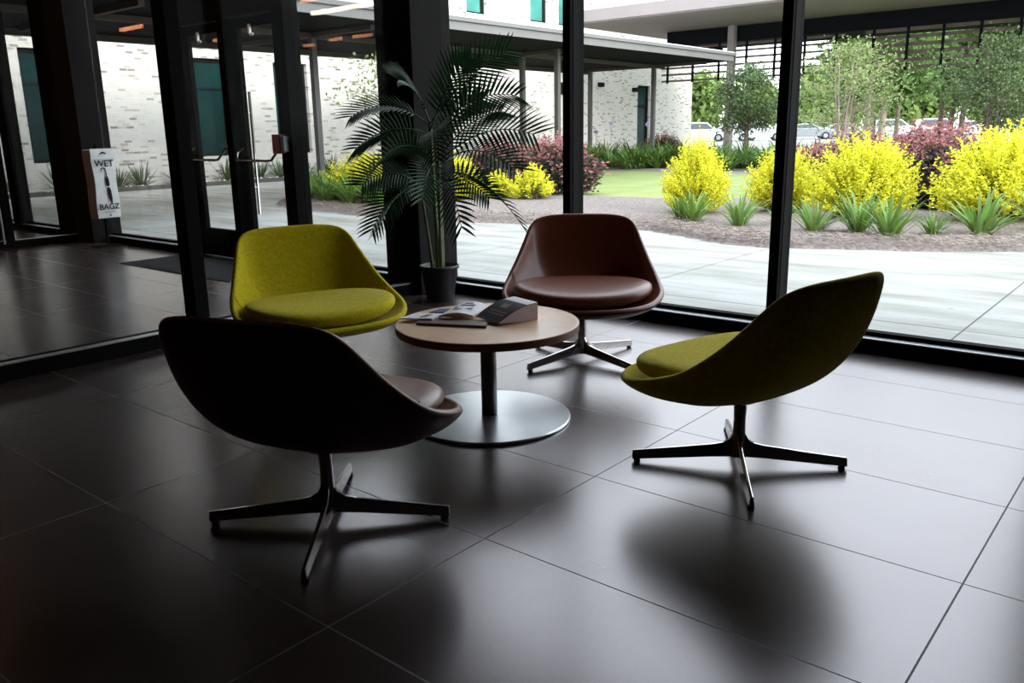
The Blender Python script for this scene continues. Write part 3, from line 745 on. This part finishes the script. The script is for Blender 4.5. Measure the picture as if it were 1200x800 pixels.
def loro(rx, h, shoots, seed, pinkness=.4, ll=.06):
    global R; R_ = R; R = random.Random(seed)
    dk = MB(); pk = MB(); tw = MB()
    for i in range(shoots):
        d = rdir(-.6); az = math.atan2(d.y, d.x); lob = 1+.12*math.sin(az*4+seed)
        tip = Vector((d.x*rx*lob, d.y*rx*lob, h*.42+d.z*h*.56))
        if tip.z < .08: tip.z = .08
        base = Vector((d.x*.1, d.y*.1, .05+.2*h*max(0, d.z))); tip = base+(tip-base)*R.uniform(.8, 1.12)
        hi = tip.z/h; dd = (tip-base).normalized()
        if i % 3 == 0: tw.tube([base, base.lerp(tip, .6), tip+Vector((0, 0, .05))], [.008, .005, .002], 4)
        for j in range(16):
            t = R.uniform(.45, 1.0); tgt = pk if (t > .86 and R.random() < pinkness*(.35+1.3*hi)) else dk
            leaf(tgt, base.lerp(tip, t)+rdir()*.05, (dd+rdir()*1.1+Vector((0, 0, .2))).normalized(), ll*R.uniform(.6, 1.1), ll*.6)
        if hi > .7 and R.random() < pinkness:
            for j in range(6): leaf(pk, tip+Vector((0, 0, .03*j))+rdir()*.015, (rdir()+Vector((0, 0, .8))).normalized(), ll*.7, ll*.35)
    R = R_; return dk, pk, tw
LV = []
for sd, pk in ((5, .55), (9, .35)):
    a_, b_, c_ = loro(.5, 1.0, 620, sd, pk)
    LV.append([tomesh(a_, 'dark_leaves', M['burg']), tomesh(b_, 'pink_growth', M['pink']), tomesh(c_, 'twigs', M['twig'])])
for x, y, v, rz, s, lb in [(-9.25, 8.2, 0, 0, (1.6, 1.5, 1.0), 'large burgundy shrub with pink new growth left of the middle mullion'),
                           (-11.0, 8.6, 1, 2, (1.5, 1.3, .95), 'dark burgundy shrub behind the palm fronds'),
                           (-4.15, 9.3, 1, 3, (1.5, 1.3, .98), 'reddish shrub just right of the right-hand mullion'),
                           (-2.7, 8.3, 1, 1, (1.3, 1.2, .98), 'dark burgundy shrub between the two large golden shrubs'),
                           (-3.3, 10.6, 0, 1, (1.9, 1.5, 1.12), 'reddish shrub behind the small multi-stemmed tree'),
                           (-1.3, 10.4, 0, 2, (2.0, 1.6, 1.12), 'red tinted shrub behind the far right golden shrub'),
                           (-.6, 8.9, 1, 2, (1.4, 1.3, .9), 'dark shrub at the right edge of the picture'),
                           (-5.3, 10.6, 0, 2, (1.3, 1.3, .8), 'low pinkish shrub above the mullion-side golden shrub'),
                           (-14.9, 22.0, 1, 2, (1.4, 1.4, .95), 'small dark red shrub at the end of the brick wall')]:
    bush_from(LV[v], 'burgundy_shrub', lb, 'shrub', 'burgundy shrubs in the beds', x, y, .03, rz, s, None, ['foliage', 'new_growth', 'twigs'])
def strap_clump(n, L0, w, seed, bend=.9, spread=.35):
    global R; R_ = R; R = random.Random(seed); b = MB()
    for i in range(n):
        az = R.uniform(0, 2*PI); L_ = L0*R.uniform(.6, 1.1); tilt = R.uniform(.08, spread)*1.6; bd = bend*R.uniform(.4, 1.3)
        r0 = R.uniform(0, .10); p = Vector((math.cos(az)*r0, math.sin(az)*r0, 0)); hd = Vector((math.cos(az), math.sin(az), 0)); sd_ = Vector((-hd.y, hd.x, 0))
        K = 6; vs = []; ang = tilt
        for k in range(K+1):
            u = k/K; ww = w*(.7+.6*u if u < .4 else .94*(1-((u-.4)/.6)**1.8)+.02)*.5
            vs += [p-sd_*ww, p+sd_*ww]; dv = hd*math.sin(ang)+Vector((0, 0, math.cos(ang))); p = p+dv*L_/K; ang += bd/K*(.4+1.5*u)
        vs = [(v.x, v.y, max(.002, v.z)) for v in vs]
        b.add(vs, [(2*k, 2*k+1, 2*k+3, 2*k+2) for k in range(K)])
    R = R_; return b
SC = [tomesh(strap_clump(52, .50, .032, s_, .9, .55), 'strap_leaves', M['strap']) for s_ in (1, 2, 3)]
SD = [tomesh(strap_clump(60, .62, .035, s_, 1.5, .6), 'strap_leaves', M['strapd']) for s_ in (4, 5)]
YU = [tomesh(strap_clump(70, .60, .028, s_, .1, 1.0), 'spiky_leaves', M['yucca']) for s_ in (6, 7)]
def one(me, name, label, cat, group, x, y, z, rz, s):
    o = bpy.data.objects.new(name, me); col.objects.link(o); place(o, x, y, z, rz, s); return setp(o, label, cat, group)
for i, (x, y, s, lb) in enumerate([
    (-4.72, 5.0, (1.0, 1.0, 1.0), 'green strap-leaved clump in front of the pointed yellow shrub'),
    (-3.98, 4.75, (.95, .95, .9), 'pale green strap-leaved clump just left of the right-hand mullion'),
    (-3.02, 4.62, (1.0, 1.0, .9), 'strap-leaved clump just right of the right-hand mullion'),
    (-2.62, 4.85, (1.15, 1.15, 1.15), 'tall strap-leaved clump below the wide golden shrub'),
    (-2.22, 4.6, (1.15, 1.15, 1.05), 'spreading strap-leaved clump at the front of the mulch'),
    (-1.92, 5.1, (.7, .7, .6), 'small low strap-leaved clump between two large ones'),
    (-1.50, 5.3, (1.3, 1.3, 1.1), 'large strap-leaved clump under the far right golden shrub'),
    (-1.02, 5.9, (1.1, 1.1, 1.3), 'strap-leaved clump at the right edge of the picture'),
    (-3.62, 5.2, (.7, .7, .6), 'little strap-leaved clump hidden behind the right-hand mullion'),
    (-4.98, 5.15, (.7, .7, .8), 'thin strap-leaved clump at the foot of the pointed yellow shrub')]):
    one(SC[i % 3], 'strap_leaf_plant', lb, 'plant', 'strap-leaved plants along the bed edge', x, y, .06, i*1.3, s)
ir = 0
for i, (x, y) in enumerate([(-13.6, 6.0), (-13.2, 5.4), (-12.9, 6.1), (-12.6, 5.0), (-12.2, 5.3), (-11.8, 4.75), (-11.4, 4.95), (-11.0, 4.65), (-10.6, 4.85), (-10.25, 4.6), (-9.85, 4.8), (-13.9, 6.7), (-13.4, 6.6), (-11.9, 5.0), (-10.8, 4.95)]):
    one(SC[i % 3], 'iris_plant', 'green iris clump in the bed below the broad yellow shrub, left of the column', 'plant', 'irises left of the column', x, y, .06, i*1.7, (1.25, 1.25, 1.15))
for i in range(110):
    x = -19.4+R.random()*13.5; y = 16.9+R.random()*3.4
    one(SD[i % 2], 'agapanthus', 'dense green strap-leaved plant in the far bed beyond the lawn', 'plant', 'green plants of the far bed', x, y, .05, i, (1.6, 1.6, R.uniform(1.2, 1.75)))
for i, y in enumerate([-.4, .6, 1.5, 2.7, 3.6, 4.9, 5.6, 6.6, 7.9, 9.0, 9.6, 10.4, 11.4, 12.6]):
    one(YU[i % 2], 'spiky_plant', 'spiky olive plant in the stony strip at the foot of the brick wall', 'plant', 'spiky plants along the brick wall', -19.95+R.uniform(-.15, .15), y, .05, i, (1.2, 1.2, 1.05))
# a few flower stems standing over the far bed
for i, (x, y, h) in enumerate([(-16.2, 18.6, 1.25), (-15.3, 18.4, 1.1), (-14.6, 18.2, 1.35), (-16.9, 19.0, 1.0), (-13.4, 18.4, 1.3)]):
    b = MB().tube([(0, 0, 0), (.03, 0, h*.6), (.0, .02, h)], .008, 5)
    f_ = MB()
    for k in range(40): leaf(f_, Vector((0, .02, h))+rdir()*.03, rdir(), .09, .03)
    e = empty('flower_stem', (x, y, .05), label='tall stem with a small lilac flower head before the brick wall', cat='flower', group='flower stems of the far bed')
    b.build('stem', M['strap'], e); f_.build('flower_head', M['lilacfl'], e)

# ------------------------------------------------------------------ trees
def tree(name, label, x, y, h, cr, ch0, stems, m, bark, nleaf, ll, seed, trunk_r=.07, group=None, branches=26, clump=.28, top=None):
    global R; R_ = R; R = random.Random(seed)
    e = empty(name, (x, y, 0), label=label, cat='tree', group=group)
    tr = MB(); ends = []
    for s_ in range(stems):
        a = 2*PI*s_/max(1, stems)+.6; sp_ = (.10*h if stems > 1 else .015*h)
        pts = [Vector((math.cos(a)*.05*(stems > 1), math.sin(a)*.05*(stems > 1), -.05))]
        for k in range(1, 7):
            t = k/6; pts.append(Vector((math.cos(a)*sp_*t+R.uniform(-.03, .03)*h*.3*t, math.sin(a)*sp_*t+R.uniform(-.03, .03)*h*.3*t, h*.86*t)))
        tr.tube(pts, [trunk_r*(1-.85*k/6) for k in range(7)], 8)
        for k in range(branches//stems):
            t = R.uniform(ch0, .98); i = min(5, int(t*6)); p = pts[i].lerp(pts[i+1], t*6-i)
            az = R.uniform(0, 2*PI); ut = (t-ch0)/(1-ch0); rad = cr*(math.sin(PI*min(1, .22+.78*ut))**.6)*R.uniform(.7, 1.05)
            q_ = p+Vector((math.cos(az)*rad, math.sin(az)*rad, rad*R.uniform(.15, .65)*(1-.5*ut)))
            if q_.z > h: q_.z = h*R.uniform(.93, 1)
            mid = p.lerp(q_, .5)+Vector((0, 0, -.04*rad)); tr.tube([p, mid, q_], [trunk_r*.32*(1-.6*t), trunk_r*.2, trunk_r*.06], 5)
            ends.append((p, mid, q_))
    tr.build('trunk', bark, e, smooth=True)
    f_ = MB()
    for i in range(nleaf):
        p, mid, q_ = ends[i % len(ends)]; t = R.uniform(.25, 1.08); c = p.lerp(q_, t)
        sg = cr*clump; c = c+Vector((R.gauss(0, sg*.5), R.gauss(0, sg*.5), R.gauss(0, sg*.38)))
        leaf(f_, c, (rdir()+Vector((0, 0, -.1))).normalized(), ll*R.uniform(.6, 1.2), ll*.55)
    f_.build('foliage', m, e)
    R = R_; return e
tree('garden_tree', 'small round-crowned tree on one trunk in front of the parking lot', -11.3, 20.9, 3.35, 1.25, .36, 1, M['leafA'], M['bark'], 5200, .11, 31, .10)
tree('garden_tree', 'multi-stemmed pale tree just right of the right-hand mullion', -7.75, 19.2, 3.75, 1.65, .26, 5, M['leafB'], M['barkp'], 5000, .085, 32, .045, branches=60, clump=.24)
tree('garden_tree', 'multi-stemmed grey-green tree at the right edge of the picture', -4.7, 22.4, 3.9, 1.75, .26, 4, M['leafA'], M['bark'], 8200, .10, 33, .05, branches=56)
tree('garden_tree', 'slender open tree showing on both sides of the corner column', -10.5, 5.9, 2.9, 1.3, .34, 3, M['leafB'], M['bark'], 1700, .075, 34, .02, branches=24, clump=.22)
pines = [(-12.4, 36, .16, 'barkp'), (-13.6, 45, .14, 'bark'), (-12.9, 40, .20, 'barkp'), (-16.5, 50, .18, 'bark'), (-13.2, 55, .20, 'bark'), (-11.9, 52, .18, 'bark'), (-11.2, 55, .24, 'bark'), (-10.2, 53, .18, 'bark'), (-9.0, 56, .18, 'bark'),
         (-8.2, 58, .18, 'bark'), (-18.5, 57, .18, 'bark'), (-7.0, 50, .2, 'bark'), (-15.0, 60, .2, 'bark'), (-21.5, 62, .2, 'bark')]
for i, (x, y, r, bk) in enumerate(pines):
    h = R.uniform(8.5, 11)
    tree('pine_tree', 'straight-trunked tree of the row in front of the parked cars at the right', x, y, h, 2.5, .30, 1, M['leafP'], M[bk], 3200, .42, 50+i, r, group='straight-trunked trees before the parking lot', branches=34)
for i in range(17):
    x = -82+i*6.0+R.uniform(-1.5, 1.5); y = 112+R.uniform(-6, 8)
    tree('background_tree', 'leafy green tree in the far line beyond the parking lot', x, y, R.uniform(7.5, 10.5)+(3.5 if i > 10 else 0), 4.6, .10, 1, M['leafC'], M['bark'], 3200, 1.0, 80+i, .3, group='far line of trees', branches=40)
b = MB()
for i in range(5200): leaf(b, Vector((-95+R.random()*110, 104+R.random()*4, R.random()**1.5*3.2)), rdir(), .7, .5)
b.build('hedge', M['leafC'], label='low green hedge running behind the parked cars', cat='hedge', kind='stuff')

# ------------------------------------------------------------------ cars
def make_car(label, paint, suv, x, y, rz):
    e = empty('car', (x, y, 0), rz, label=label, cat='car', group='parked cars')
    H_ = 1.72 if suv else 1.45; W_ = .9
    if suv: prof = [(-2.3, .35), (-2.35, .75), (-2.28, 1.0), (-2.15, 1.05), (-1.95, 1.55), (-1.7, H_-.04), (-.4, H_), (.45, H_-.06), (1.1, 1.12), (2.1, .95), (2.35, .78), (2.38, .4), (2.2, .3), (-2.15, .3)]
    else: prof = [(-2.25, .35), (-2.3, .7), (-2.25, .95), (-1.75, 1.02), (-1.15, 1.38), (-.5, H_), (.2, H_-.02), (1.0, 1.02), (2.0, .85), (2.3, .68), (2.32, .4), (2.2, .28), (-2.1, .28)]
    vs = []; fs = []; n = len(prof)
    for s in (-1, 1):
        for px_, z in prof:
            tap = 1-.24*max(0, (z-1.0)/(H_-1.0)); vs.append((px_, s*W_*tap, z))
    for i in range(n): fs.append((i, (i+1) % n, n+(i+1) % n, n+i))
    fs += [tuple(range(n))[::-1], tuple(range(n, 2*n))]
    flip_fix(MB().add(vs, fs).build('body', paint, e, bevel=.06))
    g = MB(); b1, b2, b3, b4 = ((-1.85, 1.08), (-1.6, H_-.14), (.38, H_-.14), (.92, 1.10)) if suv else ((-1.45, 1.03), (-.95, H_-.12), (.22, H_-.11), (.82, 1.01))
    for s in (-1, 1):
        q_ = []
        for px_, z in (b1, b2, b3, b4): q_.append((px_, s*(W_*(1-.24*max(0, (z-1)/(H_-1)))+.006), z))
        g.add(q_, [(0, 1, 2, 3)])
        mx_ = (b2[0]+b3[0])/2; 
    g.build('side_windows', M['carglass'], e)
    x0, x1 = ((.5, 1.08) if suv else (.25, .98)); z0, z1 = H_-.1, (1.14 if suv else 1.05)
    MB().add([(x0+.03, -.66, z0), (x0+.03, .66, z0), (x1+.03, .78, z1), (x1+.03, -.78, z1)], [(0, 1, 2, 3)]).build('windscreen', M['carglass'], e)
    for sx in (-1.42, 1.42):
        for s in (-1, 1):
            w = MB(); w.lathe([(.20, -.11), (.33, -.11), (.34, -.08), (.34, .08), (.33, .11), (.20, .11)], 24); w.v = [(sx+a, s*.82+c, .34+b_) for a, b_, c in w.v]
            wo = w.build('wheel', M['tyre'], e, smooth=False)
            w = MB(); w.lathe([(.20, -.115), (.20, .115)], 16); w.v = [(sx+a, s*.82+c, .34+b_) for a, b_, c in w.v]; w.build('rim', M['wheel'], wo)
    for s in (-1, 1):
        MB().box(2.22, 2.36, s*.62-.16, s*.62+.16, .66, .78).build('headlamp', M['cars'], e)
        MB().box(-2.34, -2.24, s*.68-.14, s*.68+.14, .78, .98).build('tail_lamp', M['red'], e)
    return e
cars = [(-36.3, 66.5, 'carw', 1, .5, 'white sport utility car parked just past the end of the brick wall'), (-35.0, 70.5, 'cars', 0, .6, 'silver car parked behind the white one by the brick wall'), (-31.8, 68.6, 'carw', 1, .5, 'white sport utility car parked left of the right-hand mullion'),
        (-32.2, 81.0, 'carb', 0, .5, 'blue car parked right of the right-hand mullion'), (-27.8, 79, 'carw', 0, .5, 'white car parked behind the multi-stemmed tree'), (-29.6, 74.5, 'cars', 0, .5, 'silver car beside the blue one'),
        (-23.6, 80, 'carw', 1, .5, 'white sport utility car right of the multi-stemmed tree'), (-20.2, 82, 'carw', 1, .4, 'white van-like car seen between the straight trunks'), (-17.2, 80, 'carw', 0, .4, 'rightmost white car among the straight trunks'),
        (-25.4, 88, 'cars', 0, .5, 'far silver car in the second parking row'), (-31.0, 90, 'carw', 0, .5, 'far white car in the second parking row'), (-39.8, 80, 'carw', 0, .5, 'far white car beyond the brick corner')]
for x, y, p, suv, rz, lb in cars: make_car(lb, M[p], suv, x, y, rz+PI*.0)

# ------------------------------------------------------------------ brick building
BX = -20.5
def holed_wall(y0, y1, z0, z1, holes, th=.35):
    ys = sorted({y0, y1, *[h[0] for h in holes], *[h[1] for h in holes]}); zs = sorted({z0, z1, *[h[2] for h in holes], *[h[3] for h in holes]}); b = MB()
    for i in range(len(ys)-1):
        for j in range(len(zs)-1):
            cy, cz = (ys[i]+ys[i+1])/2, (zs[j]+zs[j+1])/2
            if any(h[0] < cy < h[1] and h[2] < cz < h[3] for h in holes): continue
            b.box(BX-th, BX, ys[i], ys[i+1], zs[j], zs[j+1])
    return b
bld = empty('brick_building', (0, 0, 0), label='long whitewashed brick building with narrow dark windows and a covered walk', cat='building')
low = [(.2, 1.25, .68, 3.2), (3.35, 4.5, .68, 3.2), (6.95, 8.5, .70, 3.2), (10.0, 11.15, .70, 3.2)]
doorh = [(29.45, 30.55, 0, 3.13)]
upw = [(14.6, 15.7, 5.23, 7.2), (18.1, 19.15, 5.23, 7.2), (21.65, 22.75, 5.23, 7.2), (23.45, 24.5, 5.23, 7.2), (10.6, 11.6, 5.23, 7.2), (6.6, 7.6, 5.23, 7.2)]
holed_wall(-6, 34.6, 0, 8.2, low+doorh+upw).build('wall', M['brick'], bld)
MB().box(-45, BX-.36, 34.2, 34.6, 0, 8.2).build('end_wall', M['brick'], bld)
MB().box(-45, BX+.05, -6, 34.7, 8.2, 8.45).build('roof_parapet', M['fascia'], bld)
for h in low+upw:
    up = h in upw
    b = MB(); b.box(BX-.20, BX-.12, h[0], h[0]+.07, h[2], h[3]); b.box(BX-.20, BX-.12, h[1]-(.16 if up else .07), h[1], h[2], h[3]); b.box(BX-.20, BX-.12, h[0]+.07, h[1]-.07, h[3]-.09, h[3]); b.box(BX-.20, BX-.12, h[0]+.07, h[1]-.07, h[2], h[2]+.07)
    if not up: b.box(BX-.20, BX-.12, h[0]+.07, h[1]-.07, 2.42, 2.47)
    wo = b.build('window_frame', M['frame'], bld)
    MB().box(BX-.18, BX-.16, h[0]+.05, h[1]-.05, h[2]+.05, h[3]-.05).build('pane', M['tealup' if up else 'teal'], wo)
h = doorh[0]
wo = MB().box(BX-.22, BX-.12, h[0], h[0]+.1, 0, h[3]).box(BX-.22, BX-.12, h[1]-.1, h[1], 0, h[3]).box(BX-.22, BX-.12, h[0], h[1], h[3]-.1, h[3]).box(BX-.22, BX-.12, h[0], h[1], 2.15, 2.27).build('door_frame', M['frame'], bld)
MB().box(BX-.19, BX-.16, h[0]+.1, h[1]-.1, 0, h[3]-.1).build('pane', M['teal'], wo)
b = MB()
for k in range(4): b.box(BX, BX+.03, 23.2, 24.6, 2.62+k*.125, 2.69+k*.125)
b.box(BX, BX+.012, 23.2, 24.6, 2.6, 3.08); b.build('wall_vent', M['frame'], bld)
for (y, z) in ((26.2, 3.06), (28.95, 2.92)): MB().box(BX, BX+.16, y, y+.32, z-.09, z+.09).build('wall_lamp', M['darksteel'], bld, bevel=.02)

# ------------------------------------------------------------------ covered walk canopy
cp = empty('walkway_canopy', (0, 0, 0), label='flat-roofed walkway canopy on thin posts along the brick building', cat='canopy')
x0, x1, y0, y1, z0 = -17.2, -11.8, .35, 20.9, 3.2
MB().box(x0+.05, x1-.05, y0, y1-.05, z0, z0+.12).build('soffit', M['darksteel'], cp)
b = MB(); b.box(x1-.05, x1, y0, y1, z0-.0, z0+.17); b.box(x1-.02, x1+.05, y0, y1+.05, z0+.17, z0+.25); b.box(x0, x1, y1-.05, y1, z0, z0+.25); b.box(x0-.0, x0+.05, y0, y1, z0, z0+.25); b.build('fascia', M['fascia'], cp)
MB().box(x0, x1, y0, y1, z0+.25, z0+.28).build('roof_sheet', M['roof'], cp)
MB().box(-14.2, -14.08, y0, y1-.3, z0-.10, z0).build('beam', M['beamc'], cp)
for y in (2.0, 6.5, 13.25, 20.0): MB().box(x0+.5, x1-.5, y-.05, y+.05, z0-.09, z0).build('cross_beam', M['beamc'], cp)
for y in (6.5, 13.25, 20.0):
    MB().box(-14.20, -14.08, y-.06, y+.06, 0, z0-.09).build('post', M['post'], cp)
for x, y in ((-12.88, 13.1), (-16.75, 20.2)): MB().box(x-.06, x+.06, y-.06, y+.06, 0, z0).build('post', M['post'], cp)
MB().box(x0+.05, x0+.17, y0, y1-.3, z0-.12, z0).build('edge_beam', M['beamc'], cp)
# large drive-through canopy beyond
c2 = empty('entrance_canopy', (0, 0, 0), label='large high drive-through canopy with pinkish grey fascia at the top right', cat='canopy')
MB().box(-19.2, 22, 22.0, 32, 5.02, 5.42).build('fascia', M['fascia2'], c2)
MB().box(-19.1, 21.9, 22.1, 31.9, 4.98, 5.02).build('soffit', M['soffit'], c2)
MB().box(-17.7, 22, 27.05, 27.35, 4.42, 4.98).build('deep_beam', M['darksteel'], c2)
MB().box(-17.7, -17.4, 27.35, 31.5, 4.42, 4.98).build('deep_beam', M['darksteel'], c2)
MB().box(-17.3, 21.5, 27.4, 31.5, 4.60, 4.70).build('inner_ceiling', M['darksteel'], c2)
for x in (-14.75, 2.0, 16): MB().box(x-.13, x+.13, 26.7, 26.96, 0, 4.98).build('post', M['postl'], c2)
for k, (xa, xb, lb) in enumerate([(-18.0, -10.6, 'left run of hanging slatted screen under the entrance canopy'), (-9.9, 3.0, 'right run of hanging brown slatted screen under the entrance canopy')]):
    sx = empty('slatted_screen', (0, 0, 0), label=lb, cat='screen', group='hanging slatted screens')
    b = MB()
    for j in range(6): b.box(xa, xb, 27.20, 27.24, 3.05+j*.25, 3.05+j*.25+(.075 if k == 0 else .12))
    b.build('slats', M['slat'], sx)
    n = int((xb-xa)/1.15)
    for j in range(n+1):
        x = xa+.3+j*(xb-xa-.6)/n; MB().box(x-.04, x+.04, 27.14, 27.20, 3.0, 4.42).build('hanger', M['darksteel'], sx)

# ------------------------------------------------------------------ light and camera
w = bpy.data.worlds.new('sky'); sc.world = w; w.use_nodes = True; nt = w.node_tree; L = nt.links.new
bg = nt.nodes['Background']; tc = N(nt, 'ShaderNodeTexCoord'); sp = N(nt, 'ShaderNodeSeparateXYZ'); L(tc.outputs['Generated'], sp.inputs[0])
r = N(nt, 'ShaderNodeValToRGB'); e_ = r.color_ramp.elements; e_[0].position = 0.0; e_[0].color = (.90, .945, 1, 1); e_[1].position = .8; e_[1].color = (.80, .88, 1, 1)
L(sp.outputs['Z'], r.inputs['Fac']); L(r.outputs[0], bg.inputs['Color']); bg.inputs['Strength'].default_value = 4.4
sun = bpy.data.lights.new('sun', 'SUN'); sun.energy = 4.0; sun.angle = math.radians(25); sun.color = (1, .97, .92)
so = bpy.data.objects.new('sun', sun); col.objects.link(so); so.rotation_euler = Vector((.85, -.25, .36)).to_track_quat('Z', 'Y').to_euler()
def area(name, loc, rot, sx, sy, e, c):
    l = bpy.data.lights.new(name, 'AREA'); l.shape = 'RECTANGLE'; l.size = sx; l.size_y = sy; l.energy = e; l.color = c
    o = bpy.data.objects.new(name, l); col.objects.link(o); o.location = loc; o.rotation_euler = rot; return o
area('ambient_fill', (-2.5, -5.8, CEIL-.03), (0, 0, 0), 3, .15, 1.0, (1, .62, .42))  # unseen warm fill, added for dim ambient light in the lounge

q = [982.8392693042745, -0.6960206041149468, 0.24556831164352516, -0.017563582748737323, 0.37965318657748953, -4.743642092026418, 1.210941187943427]
f, yaw, pit, rol, cx, cy, cz = q
fw = Vector((math.sin(yaw)*math.cos(pit), math.cos(yaw)*math.cos(pit), -math.sin(pit)))
rt = Vector((math.cos(yaw), -math.sin(yaw), 0)); up = rt.cross(fw)
r2 = rt*math.cos(rol)+up*math.sin(rol); u2 = -rt*math.sin(rol)+up*math.cos(rol)
cam = bpy.data.cameras.new('camera'); cam.sensor_width = 36; cam.lens = f/1200*36; cam.clip_start = .05; cam.clip_end = 500
co = bpy.data.objects.new('camera', cam); col.objects.link(co)
Mx = Matrix((r2, u2, -fw)).transposed().to_4x4(); Mx.translation = (cx, cy, cz); co.matrix_world = Mx
sc.camera = co
sc.view_settings.view_transform = 'Standard'; sc.view_settings.look = 'None'; sc.view_settings.gamma = 1; sc.view_settings.exposure = 0; sc.view_settings.use_curve_mapping = False
sc.cycles.max_bounces = 10; sc.cycles.transparent_max_bounces = 24; sc.cycles.diffuse_bounces = 4; sc.cycles.glossy_bounces = 4
sc.cycles.use_denoising = True; sc.cycles.sample_clamp_indirect = 8
